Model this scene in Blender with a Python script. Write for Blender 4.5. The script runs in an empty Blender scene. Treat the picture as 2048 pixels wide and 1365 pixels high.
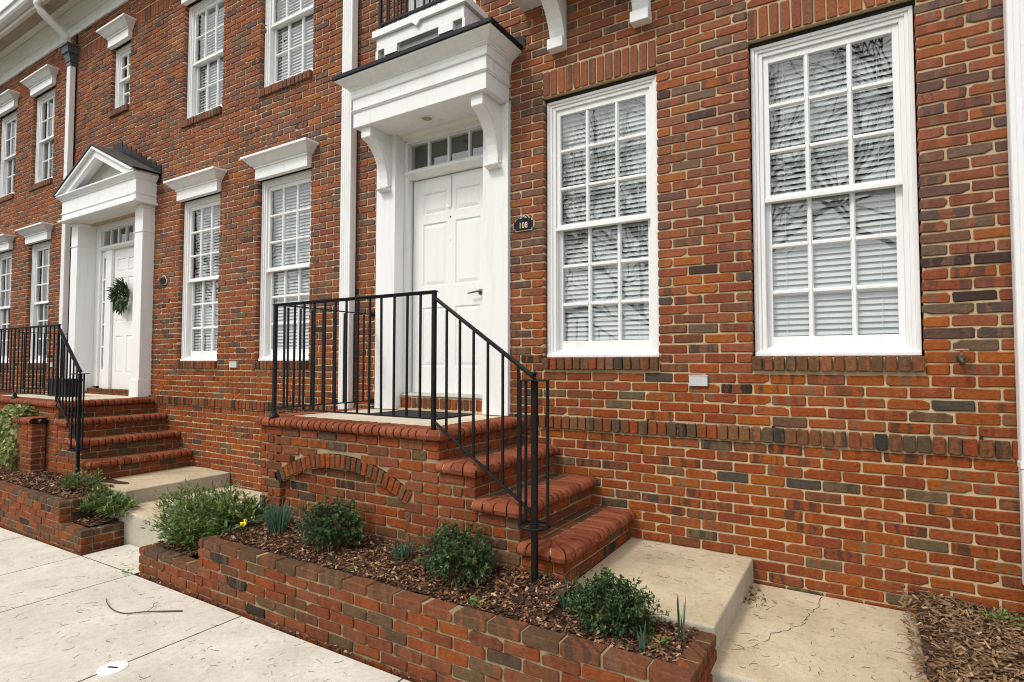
import bpy, math, random
import numpy as np
from mathutils import Vector, Matrix
random.seed(7)
rng = np.random.default_rng(7)
PI = math.pi
SC = bpy.context.scene
COL = SC.collection

# ------------------------------------------------------------------ camera
CAM = np.array([1.8635, -3.9202, 0.5019])
F_PX, YAW, PITCH, ROLL = 1144.55, math.radians(31.7188), math.radians(2.2472), math.radians(0.0423)
cd = bpy.data.cameras.new('camera'); cam = bpy.data.objects.new('camera', cd); COL.objects.link(cam)
cd.sensor_width = 36; cd.lens = 36 * F_PX / 2048; cd.clip_start = .05; cd.clip_end = 500
_fw = Vector((-math.sin(YAW) * math.cos(PITCH), math.cos(YAW) * math.cos(PITCH), math.sin(PITCH)))
_r = Vector((math.cos(YAW), math.sin(YAW), 0)); _u = _r.cross(_fw)
_r2 = math.cos(ROLL) * _r + math.sin(ROLL) * _u; _u2 = -math.sin(ROLL) * _r + math.cos(ROLL) * _u
M3 = Matrix((_r2, _u2, -_fw)).transposed()
cam.matrix_world = Matrix.Translation(Vector(CAM)) @ M3.to_4x4()
SC.camera = cam

# ------------------------------------------------------------------ sky and sun
world = bpy.data.worlds.new("World"); SC.world = world; world.use_nodes = True
wn = world.node_tree; wn.nodes.clear()
SUN_EL, SUN_AZ = math.radians(50), math.radians(205)      # azimuth clockwise from +Y
sky = wn.nodes.new('ShaderNodeTexSky'); sky.sky_type = 'NISHITA'; sky.sun_disc = False
sky.sun_elevation = SUN_EL; sky.sun_rotation = SUN_AZ; sky.dust_density = 6; sky.air_density = 1.2; sky.ozone_density = 1
hsv = wn.nodes.new('ShaderNodeHueSaturation'); hsv.inputs['Saturation'].default_value = .16
cl = wn.nodes.new('ShaderNodeMixRGB'); cl.blend_type = 'MIX'; cl.inputs[0].default_value = .72   # high white overcast
cl.inputs[2].default_value = (9.5, 9.6, 9.8, 1)
bg = wn.nodes.new('ShaderNodeBackground'); bg.inputs[1].default_value = .12
wo = wn.nodes.new('ShaderNodeOutputWorld')
wn.links.new(sky.outputs[0], hsv.inputs['Color']); wn.links.new(hsv.outputs[0], cl.inputs[1])
wn.links.new(cl.outputs[0], bg.inputs[0]); wn.links.new(bg.outputs[0], wo.inputs[0])
sl = bpy.data.lights.new('sun', 'SUN'); sl.energy = 1.5; sl.angle = math.radians(11); sl.color = (1, .95, .87)
so = bpy.data.objects.new('sun', sl); COL.objects.link(so)
sdir = Vector((math.sin(SUN_AZ) * math.cos(SUN_EL), math.cos(SUN_AZ) * math.cos(SUN_EL), math.sin(SUN_EL)))
so.rotation_euler = sdir.to_track_quat('Z', 'Y').to_euler(); so.location = sdir * 30
SC.view_settings.view_transform = 'Standard'; SC.view_settings.look = 'None'
SC.view_settings.exposure = .35; SC.view_settings.gamma = 1; SC.view_settings.use_curve_mapping = False
SC.render.engine = 'CYCLES'
SC.cycles.pixel_filter_type = 'BLACKMAN_HARRIS'; SC.cycles.filter_width = 1.05; SC.cycles.max_bounces = 8; SC.cycles.transparent_max_bounces = 12

def project(P):
    d = np.asarray(P, float) - CAM
    fw, r, u = np.array(_fw), np.array(_r2), np.array(_u2)
    z = d @ fw
    z = np.where(np.abs(z) < 1e-6, 1e-6, z)
    return np.stack([1024 + F_PX * (d @ r) / z, 682.5 - F_PX * (d @ u) / z, z], -1)

# ------------------------------------------------------------------ materials
def newmat(name):
    m = bpy.data.materials.new(name); m.use_nodes = True
    nt = m.node_tree; b = nt.nodes['Principled BSDF']
    return m, nt, b
def N(nt, t, **kw):
    n = nt.nodes.new(t)
    for k, v in kw.items(): setattr(n, k, v)
    return n
def math_(nt, op, a, b=None, clamp=False):
    n = nt.nodes.new('ShaderNodeMath'); n.operation = op; n.use_clamp = clamp
    for i, v in enumerate((a, b)):
        if v is None: continue
        if isinstance(v, (int, float)): n.inputs[i].default_value = v
        else: nt.links.new(v, n.inputs[i])
    return n.outputs[0]
def mix_(nt, f, a, b, mode='MIX'):
    n = nt.nodes.new('ShaderNodeMixRGB'); n.blend_type = mode
    for i, v in enumerate((f, a, b)):
        if isinstance(v, (int, float)): n.inputs[i].default_value = v
        elif isinstance(v, tuple): n.inputs[i].default_value = (*v, 1)
        else: nt.links.new(v, n.inputs[i])
    return n.outputs[0]
def ramp_(nt, f, stops, interp='LINEAR'):
    n = nt.nodes.new('ShaderNodeValToRGB'); cr = n.color_ramp; cr.interpolation = interp
    while len(cr.elements) < len(stops): cr.elements.new(1)
    for e, (p, c) in zip(cr.elements, stops):
        e.position = p; e.color = (*c, 1) if isinstance(c, tuple) else (c, c, c, 1)
    nt.links.new(f, n.inputs[0]); return n.outputs[0]
def noise_(nt, vec, scale, detail=3, rough=.55, dims='3D', w=None, dist=0):
    n = nt.nodes.new('ShaderNodeTexNoise'); n.noise_dimensions = dims
    n.inputs['Scale'].default_value = scale; n.inputs['Detail'].default_value = detail
    n.inputs['Roughness'].default_value = rough; n.inputs['Distortion'].default_value = dist
    if vec is not None and dims != '1D': nt.links.new(vec, n.inputs['Vector'])
    if w is not None: nt.links.new(w, n.inputs['W'])
    return n.outputs['Fac']
def pos_(nt): return nt.nodes.new('ShaderNodeNewGeometry').outputs['Position']
def map_(nt, vec, sc):
    n = nt.nodes.new('ShaderNodeMapping'); n.inputs['Scale'].default_value = sc
    nt.links.new(vec, n.inputs['Vector']); return n.outputs[0]
def bump_(nt, b, h, strength, dist):
    n = nt.nodes.new('ShaderNodeBump'); n.inputs['Strength'].default_value = strength
    n.inputs['Distance'].default_value = dist; nt.links.new(h, n.inputs['Height'])
    nt.links.new(n.outputs[0], b.inputs['Normal'])

PAL = {
 'face': [(0, (.225, .060, .025)), (.16, (.265, .078, .020)), (.32, (.185, .054, .028)), (.46, (.25, .082, .042)), (.58, (.145, .058, .038)),
          (.68, (.31, .098, .022)), (.75, (.13, .070, .045)), (.83, (.090, .058, .050)), (.89, (.12, .090, .064)), (.94, (.066, .060, .059)), (.98, (.026, .024, .026))],
 'base': [(0, (.235, .062, .023)), (.20, (.25, .075, .021)), (.42, (.20, .056, .026)), (.58, (.25, .078, .034)), (.70, (.27, .086, .022)),
          (.80, (.155, .062, .036)), (.88, (.12, .070, .050)), (.925, (.125, .094, .064)), (.96, (.070, .062, .058)), (.985, (.028, .026, .026))],
 'sill': [(0, (.165, .070, .038)), (.25, (.125, .066, .039)), (.5, (.19, .092, .05)), (.68, (.105, .068, .046)), (.82, (.21, .065, .03)), (.93, (.05, .045, .045))],
 'lintel': [(0, (.26, .078, .028)), (.3, (.30, .092, .028)), (.55, (.21, .060, .03)), (.8, (.18, .068, .038)), (.94, (.10, .06, .045))],
 'water': [(0, (.19, .068, .036)), (.2, (.24, .062, .028)), (.4, (.145, .068, .04)), (.58, (.19, .096, .052)), (.74, (.095, .07, .052)), (.9, (.042, .04, .043))],
 'garden': [(0, (.205, .058, .026)), (.2, (.24, .068, .022)), (.4, (.175, .052, .028)), (.55, (.20, .074, .040)), (.68, (.145, .060, .036)),
            (.82, (.12, .080, .052)), (.91, (.085, .058, .046)), (.97, (.035, .03, .03))],
 'cap': [(0, (.175, .070, .042)), (.3, (.135, .066, .042)), (.6, (.11, .068, .047)), (.85, (.085, .060, .046))],
}
def brick_mat(pal, kind):
    m, nt, b = newmat('brick_%s_%s' % (pal, kind))
    if kind == 'obj': r = N(nt, 'ShaderNodeObjectInfo').outputs['Random']
    else:
        a = N(nt, 'ShaderNodeAttribute'); a.attribute_name = 'rnd'; r = a.outputs['Fac']
    P = pos_(nt)
    r2 = math_(nt, 'FRACT', math_(nt, 'MULTIPLY', r, 37.31))
    r3 = math_(nt, 'FRACT', math_(nt, 'MULTIPLY', r, 91.73))
    base = ramp_(nt, r, PAL[pal], 'CONSTANT')
    alt = ramp_(nt, r3, [(0, (.115, .10, .085)), (.28, (.24, .085, .04)), (.5, (.16, .105, .07)), (.74, (.30, .085, .025)), (.88, (.045, .04, .042))], 'CONSTANT')
    sx = N(nt, 'ShaderNodeSeparateXYZ'); nt.links.new(P, sx.inputs[0])
    wcoord = math_(nt, 'ADD', math_(nt, 'MULTIPLY', math_(nt, 'ADD', sx.outputs[0], sx.outputs[1]), 15), math_(nt, 'MULTIPLY', r2, 300))
    wob = noise_(nt, P, 30, 2)
    band = noise_(nt, None, 1.0, 2, .5, '1D', w=math_(nt, 'ADD', wcoord, math_(nt, 'MULTIPLY', wob, .8)))
    band = ramp_(nt, band, [(.50, 0), (.56, 1)])
    on = math_(nt, 'GREATER_THAN', r3, .32)
    c = mix_(nt, math_(nt, 'MULTIPLY', math_(nt, 'MULTIPLY', band, on), .72 if pal != 'garden' else .45), base, alt)
    blot = noise_(nt, P, 38, 4, .65)
    c = mix_(nt, 1, c, ramp_(nt, blot, [(.25, .66), (.5, 1.0), (.78, 1.25)]), 'MULTIPLY')
    fine = noise_(nt, P, 330, 3, .7)
    c = mix_(nt, 1, c, ramp_(nt, fine, [(.25, .72), (.5, 1.0), (.75, 1.22)]), 'MULTIPLY')
    big = noise_(nt, P, 1.1, 3, .5)
    c = mix_(nt, 1, c, ramp_(nt, big, [(.3, .88), (.7, 1.1)]), 'MULTIPLY')
    # brick colour by height: warmer orange low down, paler and pinker higher up
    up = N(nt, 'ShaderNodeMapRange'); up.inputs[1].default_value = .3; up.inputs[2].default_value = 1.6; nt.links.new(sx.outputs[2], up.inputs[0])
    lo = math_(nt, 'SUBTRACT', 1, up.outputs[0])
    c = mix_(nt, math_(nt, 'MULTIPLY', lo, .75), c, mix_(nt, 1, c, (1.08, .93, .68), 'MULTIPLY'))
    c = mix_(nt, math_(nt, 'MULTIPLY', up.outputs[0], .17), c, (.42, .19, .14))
    # mortar smears and lime at random
    sm = ramp_(nt, noise_(nt, P, 16, 5, .7), [(.64, 0), (.72, 1)])
    c = mix_(nt, math_(nt, 'MULTIPLY', sm, .13), c, (.5, .36, .25))
    gd = N(nt, 'ShaderNodeMapRange'); gd.inputs[1].default_value = -.60; gd.inputs[2].default_value = -1.15; nt.links.new(sx.outputs[2], gd.inputs[0])
    st = ramp_(nt, noise_(nt, P, 6, 5, .7), [(.35, 0), (.65, 1)])
    c = mix_(nt, math_(nt, 'MULTIPLY', math_(nt, 'MULTIPLY', gd.outputs[0], st), .38), c, (.085, .062, .040))      # splashed soil near the ground
    drip = ramp_(nt, noise_(nt, map_(nt, P, (5, 5, .35)), 1, 4, .6), [(.52, 0), (.72, 1)])
    c = mix_(nt, math_(nt, 'MULTIPLY', drip, .22), c, (.10, .060, .045))                                              # rain streaks
    nt.links.new(c, b.inputs['Base Color'])
    b.inputs['Roughness'].default_value = .9; b.inputs['Specular IOR Level'].default_value = .10
    h = math_(nt, 'ADD', noise_(nt, P, 60, 4, .6), math_(nt, 'MULTIPLY', fine, .35))
    bump_(nt, b, h, .9, .008)
    return m
_bm = {}
def BM(pal, kind):
    k = (pal, kind)
    if k not in _bm: _bm[k] = brick_mat(pal, kind)
    return _bm[k]

def simple(name, col, rough=.6, spec=.4, var=.12, scale=8, bump=0, bscale=120, bdist=.003, metal=0, col2=None, vec=(1, 1, 1)):
    m, nt, b = newmat(name); P = map_(nt, pos_(nt), vec)
    f = noise_(nt, P, scale, 5, .6)
    if col2 is None: c = mix_(nt, 1, col, ramp_(nt, f, [(.3, 1 - var), (.7, 1 + var)]), 'MULTIPLY')
    else: c = ramp_(nt, f, [(.35, col), (.68, col2)])
    nt.links.new(c, b.inputs['Base Color'])
    b.inputs['Roughness'].default_value = rough; b.inputs['Specular IOR Level'].default_value = spec; b.inputs['Metallic'].default_value = metal
    if bump: bump_(nt, b, noise_(nt, P, bscale, 4, .65), bump, bdist)
    return m

def mortar_mat(nm='mortar', k=1.0):
    m, nt, b = newmat(nm); P = pos_(nt)
    c = ramp_(nt, noise_(nt, P, 9, 5, .6), [(.3, (.56, .42, .24)), (.6, (.70, .55, .335)), (.8, (.78, .66, .46))])
    c = mix_(nt, 1, c, ramp_(nt, noise_(nt, P, 420, 2, .7), [(.3, .75 * k), (.7, 1.15 * k)]), 'MULTIPLY')
    nt.links.new(c, b.inputs['Base Color']); b.inputs['Roughness'].default_value = .95; b.inputs['Specular IOR Level'].default_value = .1
    bump_(nt, b, noise_(nt, P, 160, 4, .7), .6, .005)
    return m
def white_mat(name='white_paint', base=(.83, .825, .80), dirt=.5):
    m, nt, b = newmat(name); P = pos_(nt)
    st = noise_(nt, map_(nt, P, (14, 14, 1.6)), 1, 5, .65)
    c = mix_(nt, math_(nt, 'MULTIPLY', ramp_(nt, st, [(.52, 0), (.8, 1)]), dirt * .5), base, (.50, .49, .45))
    sp = noise_(nt, P, 70, 3, .6)
    c = mix_(nt, math_(nt, 'MULTIPLY', ramp_(nt, sp, [(.70, 0), (.76, 1)]), dirt * .35), c, (.42, .38, .30))
    nt.links.new(c, b.inputs['Base Color']); b.inputs['Roughness'].default_value = .42; b.inputs['Specular IOR Level'].default_value = .35
    bump_(nt, b, noise_(nt, map_(nt, P, (30, 30, 6)), 1, 3), .05, .003)
    return m
def concrete_mat(name, c0, c1, stain=.4):
    m, nt, b = newmat(name); P = pos_(nt)
    c = ramp_(nt, noise_(nt, P, 2.3, 6, .62), [(.28, c0), (.7, c1)])
    c = mix_(nt, math_(nt, 'MULTIPLY', ramp_(nt, noise_(nt, P, 5.5, 6, .7, dist=.8), [(.55, 0), (.75, 1)]), stain), c, (.36, .30, .21))
    sp = noise_(nt, P, 150, 4, .8)
    c = mix_(nt, 1, c, ramp_(nt, sp, [(.30, .60), (.44, .95), (.6, 1.03), (.72, 1.14)]), 'MULTIPLY')
    md = noise_(nt, P, 28, 5, .75)
    c = mix_(nt, 1, c, ramp_(nt, md, [(.30, .84), (.5, 1.0), (.72, 1.07)]), 'MULTIPLY')
    dk = noise_(nt, P, 13, 6, .8, dist=1.2)
    c = mix_(nt, math_(nt, 'MULTIPLY', ramp_(nt, dk, [(.62, 0), (.74, 1)]), .28), c, (.22, .18, .12))
    vo = N(nt, 'ShaderNodeTexVoronoi'); vo.inputs['Scale'].default_value = 95; nt.links.new(P, vo.inputs['Vector'])
    pit = ramp_(nt, vo.outputs['Distance'], [(.05, .62), (.13, 1)])
    c = mix_(nt, .45, c, pit, 'MULTIPLY')
    nt.links.new(c, b.inputs['Base Color']); b.inputs['Roughness'].default_value = .9; b.inputs['Specular IOR Level'].default_value = .2
    bump_(nt, b, sp, .35, .004)
    return m
def nose_mat(kind):
    m, nt, b = newmat('bullnose_' + kind); P = pos_(nt)
    if kind == 'obj': r = N(nt, 'ShaderNodeObjectInfo').outputs['Random']
    else:
        a = N(nt, 'ShaderNodeAttribute'); a.attribute_name = 'rnd'; r = a.outputs['Fac']
    c = ramp_(nt, r, [(0, (.19, .050, .024)), (.5, (.245, .066, .030)), (1, (.29, .088, .040))])
    c = mix_(nt, 1, c, ramp_(nt, noise_(nt, P, 24, 5, .65), [(.28, .85), (.5, 1), (.75, 1.1)]), 'MULTIPLY')
    c = mix_(nt, math_(nt, 'MULTIPLY', ramp_(nt, noise_(nt, P, 7, 6, .7), [(.60, 0), (.75, 1)]), .3), c, (.16, .085, .055))
    c = mix_(nt, 1, c, ramp_(nt, noise_(nt, P, 400, 2, .7), [(.3, .8), (.7, 1.15)]), 'MULTIPLY')
    nt.links.new(c, b.inputs['Base Color']); b.inputs['Roughness'].default_value = .88; b.inputs['Specular IOR Level'].default_value = .2
    bump_(nt, b, noise_(nt, P, 110, 5, .7), .6, .006)
    return m
def glass_mat():
    m, nt, b = newmat('window_glass'); nt.nodes.remove(b)
    out = nt.nodes['Material Output']
    tr = N(nt, 'ShaderNodeBsdfTransparent'); tr.inputs[0].default_value = (.93, .96, .955, 1)
    gl = N(nt, 'ShaderNodeBsdfGlossy'); gl.inputs['Roughness'].default_value = .012
    P = pos_(nt)
    bp = N(nt, 'ShaderNodeBump'); bp.inputs['Strength'].default_value = .13; bp.inputs['Distance'].default_value = .01
    nt.links.new(noise_(nt, P, 3.2, 2, .4), bp.inputs['Height']); nt.links.new(bp.outputs[0], gl.inputs['Normal'])
    fr = N(nt, 'ShaderNodeFresnel'); bf = nt.nodes.new('ShaderNodeNewGeometry').outputs['Backfacing']   # pane seen from inside: same reflectance
    nt.links.new(math_(nt, 'ADD', math_(nt, 'MULTIPLY', bf, 1 / 2.55 - 2.55), 2.55), fr.inputs['IOR'])
    mx = N(nt, 'ShaderNodeMixShader')
    nt.links.new(fr.outputs[0], mx.inputs[0]); nt.links.new(tr.outputs[0], mx.inputs[1]); nt.links.new(gl.outputs[0], mx.inputs[2])
    nt.links.new(mx.outputs[0], out.inputs[0]); return m
def rnd_mat(name, stops, rough=.7, spec=.3, trans=0, obj=False, noise=True):
    m, nt, b = newmat(name)
    if obj: r = N(nt, 'ShaderNodeObjectInfo').outputs['Random']
    else:
        a = N(nt, 'ShaderNodeAttribute'); a.attribute_name = 'rnd'; r = a.outputs['Fac']
    c = ramp_(nt, r, stops)
    if noise: c = mix_(nt, 1, c, ramp_(nt, noise_(nt, pos_(nt), 150, 3, .6), [(.3, .78), (.7, 1.2)]), 'MULTIPLY')
    nt.links.new(c, b.inputs['Base Color']); b.inputs['Roughness'].default_value = rough; b.inputs['Specular IOR Level'].default_value = spec
    if trans:
        out = nt.nodes['Material Output']; t = N(nt, 'ShaderNodeBsdfTranslucent'); nt.links.new(c, t.inputs[0])
        mx = N(nt, 'ShaderNodeMixShader'); mx.inputs[0].default_value = trans
        nt.links.new(b.outputs[0], mx.inputs[1]); nt.links.new(t.outputs[0], mx.inputs[2]); nt.links.new(mx.outputs[0], out.inputs[0])
    return m
WHITE = white_mat(base=(.80, .80, .795), dirt=.8); MORTAR = mortar_mat(k=.80); AMORT = mortar_mat('aged_mortar', .50); NMORT, _nt, _b = newmat('nosing_mortar')
_nt.links.new(ramp_(_nt, noise_(_nt, pos_(_nt), 8, 4, .6), [(.54, (.020, .011, .008)), (.64, (.45, .33, .22))]), _b.inputs['Base Color']); _b.inputs['Roughness'].default_value = .95; _b.inputs['Specular IOR Level'].default_value = .05
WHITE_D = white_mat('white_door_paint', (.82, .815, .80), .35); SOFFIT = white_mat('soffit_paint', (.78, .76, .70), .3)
VENT = simple('perforated_soffit_vent', (.42, .36, .27), .8, .2, .15, 60, .3, 900, .002)
SIDE = concrete_mat('pale_concrete', (.52, .475, .40), (.69, .645, .56), .35)
SLAB = concrete_mat('tan_concrete', (.43, .345, .225), (.62, .52, .365), .45)
SLABSIDE = concrete_mat('aggregate_concrete', (.36, .32, .25), (.50, .46, .37), .4)
INLAY = concrete_mat('exposed_aggregate_inlay', (.56, .48, .35), (.70, .63, .50), .3)
NOSE = {'obj': nose_mat('obj'), 'stuff': nose_mat('stuff')}
GLASS = glass_mat()
IRON = simple('black_iron', (.006, .006, .007), .5, .22, .3, 30, .15, 300, .001)
RUBBER = simple('black_rubber', (.018, .019, .021), .85, .3, .3, 90, .8, 500, .004)
SHINGLE = simple('asphalt_shingle', (.10, .095, .09), .95, .1, .3, 60, .6, 400, .004, col2=(.18, .165, .15))
FLASH = simple('black_flashing', (.007, .007, .008), .5, .2, .3, 14, .2, 20, .01)
LEAD = simple('weathered_metal', (.05, .065, .075), .5, .5, .4, 40, .5, 60, .01, metal=.6, col2=(.16, .19, .20))
GREYBOX = simple('grey_plastic', (.50, .51, .52), .45, .4, .06)
SLAT = simple('blind_slat', (.60, .625, .625), .5, .4, .05)
ROOM = simple('dark_room', (.06, .058, .055), .9, .1, .1)
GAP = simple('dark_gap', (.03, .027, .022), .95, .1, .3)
SOIL = simple('dark_soil', (.055, .034, .022), .95, .1, .4, 40, .8, 90, .01)
GRASSM = rnd_mat('grass_blades', [(0, (.05, .09, .02)), (1, (.12, .16, .04))], .8)
ROADM = simple('asphalt', (.05, .05, .05), .9, .2, .2, 200, .5, 500, .003)
CHIP = rnd_mat('bark_chip', [(0, (.022, .012, .008)), (.3, (.07, .033, .018)), (.55, (.19, .092, .045)), (.75, (.40, .22, .115)), (1, (.62, .42, .27))], .85)
STRAW = rnd_mat('dry_straw', [(0, (.10, .055, .03)), (.6, (.27, .16, .08)), (1, (.45, .31, .18))], .85)
LITTER = rnd_mat('oak_tassels', [(0, (.05, .035, .02)), (.6, (.14, .085, .045)), (1, (.30, .17, .09))], .9)
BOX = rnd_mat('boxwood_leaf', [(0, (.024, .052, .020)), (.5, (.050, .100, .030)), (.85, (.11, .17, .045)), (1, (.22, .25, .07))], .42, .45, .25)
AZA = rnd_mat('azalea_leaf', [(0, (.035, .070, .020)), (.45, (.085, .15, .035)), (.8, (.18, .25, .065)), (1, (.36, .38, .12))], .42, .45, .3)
DAFM = rnd_mat('daffodil_blade', [(0, (.035, .10, .065)), (1, (.09, .19, .11))], .5, .4, .25)
YEL = simple('yellow_petal', (.85, .70, .03), .5, .3, .08)
IVYM = rnd_mat('ivy_leaf', [(0, (.06, .12, .03)), (.35, (.14, .20, .05)), (.6, (.34, .36, .12)), (1, (.62, .60, .30))], .45, .4, .25)
WEEDM = rnd_mat('weed_leaf', [(0, (.07, .17, .03)), (1, (.22, .34, .07))], .55, .3, .3)
WREM = rnd_mat('wreath_leaf', [(0, (.018, .045, .02)), (.7, (.05, .10, .035)), (1, (.13, .17, .06))], .5, .4, .15)
STEM = simple('bark_stem', (.12, .075, .045), .85, .2, .3, 40)
TWIGM = simple('twig_bark', (.09, .06, .04), .85, .2, .3, 60)
DRYLEAF = simple('dried_leaf', (.26, .11, .05), .8, .2, .3, 40)
BRASS = simple('aged_brass', (.42, .30, .17), .35, .6, .1, metal=.8)
GOLD = simple('gold_lettering', (.80, .70, .50), .45, .5, .1)
PLAQUE = simple('black_plaque', (.006, .006, .007), .55, .2, .2)
TREEM = simple('bare_tree_bark', (.10, .08, .065), .9, .2, .3, 6)
REDTAP = simple('faded_tap_wheel', (.55, .22, .14), .6, .3, .2)

# ------------------------------------------------------------------ object helpers
def link(o, parent=None):
    COL.objects.link(o)
    if parent is not None: o.parent = parent
    return o
def meshdata(name, v, f, mats=(), smooth=False):
    me = bpy.data.meshes.new(name); me.from_pydata([tuple(map(float, p)) for p in v], [], [tuple(q) for q in f]); me.update()
    for m in mats: me.materials.append(m)
    if smooth:
        for p in me.polygons: p.use_smooth = True
    return me
def thing(name, label, cat, loc=(0, 0, 0), group=None):
    o = bpy.data.objects.new(name, None); COL.objects.link(o); o.location = loc
    o.empty_display_size = .1
    return tag(o, label, cat, group)
def tag(o, label, cat, group=None, kind=None):
    if label: o['label'] = label
    if cat: o['category'] = cat
    if group: o['group'] = group
    if kind: o['kind'] = kind
    return o
def rel(parent):
    """world origin of a parent chain made of pure translations"""
    p = Vector((0, 0, 0))
    while parent is not None: p += parent.location; parent = parent.parent
    return p
class MB:
    def __init__(s): s.v = []; s.f = []; s.m = []
    def add(s, v, f, m=0):
        n = len(s.v); s.v += [tuple(p) for p in v]; s.f += [tuple(n + i for i in q) for q in f]; s.m += [m] * len(f); return s
    def box(s, x0, x1, y0, y1, z0, z1, m=0):
        return s.add([(x0, y0, z0), (x1, y0, z0), (x1, y1, z0), (x0, y1, z0), (x0, y0, z1), (x1, y0, z1), (x1, y1, z1), (x0, y1, z1)],
              [(0, 3, 2, 1), (4, 5, 6, 7), (0, 1, 5, 4), (1, 2, 6, 5), (2, 3, 7, 6), (3, 0, 4, 7)], m)
    def prism(s, poly, y0, y1, m=0):                      # polygon in XZ extruded along Y
        n = len(poly); v = [(x, y0, z) for x, z in poly] + [(x, y1, z) for x, z in poly]
        a = sum(poly[i][0] * poly[(i + 1) % n][1] - poly[(i + 1) % n][0] * poly[i][1] for i in range(n))
        f = [tuple(range(n)), tuple(range(2 * n - 1, n - 1, -1))] + [(i + n, (i + 1) % n + n, (i + 1) % n, i) for i in range(n)]
        if a < 0: f = [q[::-1] for q in f]
        return s.add(v, f, m)
    def prismx(s, poly, x0, x1, m=0):                     # polygon in YZ extruded along X
        n = len(poly); v = [(x0, y, z) for y, z in poly] + [(x1, y, z) for y, z in poly]
        a = sum(poly[i][0] * poly[(i + 1) % n][1] - poly[(i + 1) % n][0] * poly[i][1] for i in range(n))
        f = [tuple(range(n - 1, -1, -1)), tuple(range(n, 2 * n))] + [(i, (i + 1) % n, (i + 1) % n + n, i + n) for i in range(n)]
        if a < 0: f = [q[::-1] for q in f]
        return s.add(v, f, m)
    def wrap(s, prof, x0, x1, yf, yw, m=0, cap=True):     # moulding profile (out, z) round front and both sides
        v = []; f = []
        for d, z in prof: v += [(x0 - d, yw, z), (x0 - d, yf - d, z), (x1 + d, yf - d, z), (x1 + d, yw, z)]
        for i in range(len(prof) - 1):
            for j in range(3): a = i * 4 + j; f.append((a, a + 1, a + 5, a + 4))
        if cap:
            f.append((0, 3, 2, 1)); k = (len(prof) - 1) * 4; f.append((k, k + 1, k + 2, k + 3))
        return s.add(v, f, m)
    def tube(s, pts, r, n=6, m=0, close=False):
        pts = [Vector(p) for p in pts]; rs = r if isinstance(r, (list, tuple)) else [r] * len(pts)
        v = []; f = []
        for i, p in enumerate(pts):
            t = (pts[min(i + 1, len(pts) - 1)] - pts[max(i - 1, 0)])
            if close: t = pts[(i + 1) % len(pts)] - pts[i - 1]
            t.normalize(); up = Vector((0, 0, 1)) if abs(t.z) < .95 else Vector((1, 0, 0))
            a = t.cross(up).normalized(); b = t.cross(a)
            for k in range(n):
                an = 2 * PI * (k + .5) / n; v.append(p + rs[i] * (math.cos(an) * a + math.sin(an) * b))
        L = len(pts)
        for i in range(L if close else L - 1):
            for k in range(n): f.append((i * n + k, ((i + 1) % L) * n + k, ((i + 1) % L) * n + (k + 1) % n, i * n + (k + 1) % n))
        if not close: f += [tuple(range(n - 1, -1, -1))[::-1], tuple(range((L - 1) * n, L * n))[::-1]]
        return s.add(v, f, m)
    def lathe(s, prof, c, n=16, m=0, axis='z'):
        v = []; f = []
        for r, h in prof:
            for k in range(n):
                a = 2 * PI * k / n
                if axis == 'z': v.append((c[0] + r * math.cos(a), c[1] + r * math.sin(a), c[2] + h))
                else: v.append((c[0] + r * math.cos(a), c[1] - h, c[2] + r * math.sin(a)))
        for i in range(len(prof) - 1):
            for k in range(n): f.append((i * n + k, i * n + (k + 1) % n, (i + 1) * n + (k + 1) % n, (i + 1) * n + k))
        f += [tuple(range(n - 1, -1, -1)), tuple(range((len(prof) - 1) * n, len(prof) * n))]
        return s.add(v, f, m)
    def obj(s, name, mats, parent=None, bevel=0, smooth=False, world=True, seg=1):
        off = rel(parent) if (parent is not None and world) else Vector((0, 0, 0))
        me = meshdata(name, [Vector(p) - off for p in s.v], s.f, mats if isinstance(mats, (list, tuple)) else [mats], smooth)
        if len(set(s.m)) > 1: me.polygons.foreach_set('material_index', s.m)
        o = link(bpy.data.objects.new(name, me), parent)
        if bevel:
            md = o.modifiers.new('bevel', 'BEVEL'); md.width = bevel; md.segments = seg; md.limit_method = 'ANGLE'; md.angle_limit = math.radians(30)
            md.use_clamp_overlap = True
        return o
def joined(name, parts, mats, parent=None, kind=None, smooth=False):
    """parts: list of (verts Nx3, tris Mx3, rnd, matindex) -> one mesh through numpy"""
    nv = sum(len(p[0]) for p in parts); nf = sum(len(p[1]) for p in parts)
    V = np.empty((nv, 3), np.float32); T = np.empty((nf, 3), np.int32); R = np.empty(nv, np.float32); MI = np.empty(nf, np.int32)
    a = b = 0
    for v, t, r, mi in parts:
        V[a:a + len(v)] = v; T[b:b + len(t)] = t + a; R[a:a + len(v)] = r; MI[b:b + len(t)] = mi; a += len(v); b += len(t)
    if parent is not None: V -= np.array(rel(parent), np.float32)
    me = bpy.data.meshes.new(name); me.vertices.add(nv); me.vertices.foreach_set('co', V.ravel())
    me.loops.add(nf * 3); me.loops.foreach_set('vertex_index', T.ravel())
    me.polygons.add(nf); me.polygons.foreach_set('loop_start', np.arange(0, nf * 3, 3, dtype=np.int32))
    me.polygons.foreach_set('material_index', MI)
    if smooth: me.polygons.foreach_set('use_smooth', np.ones(nf, bool))
    else: me.polygons.foreach_set('use_smooth', np.zeros(nf, bool))
    at = me.attributes.new('rnd', 'FLOAT', 'POINT'); at.data.foreach_set('value', R)
    for m in mats: me.materials.append(m)
    me.update(calc_edges=True); me.validate()
    o = link(bpy.data.objects.new(name, me), parent)
    if kind: o['kind'] = kind
    return o

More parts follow.
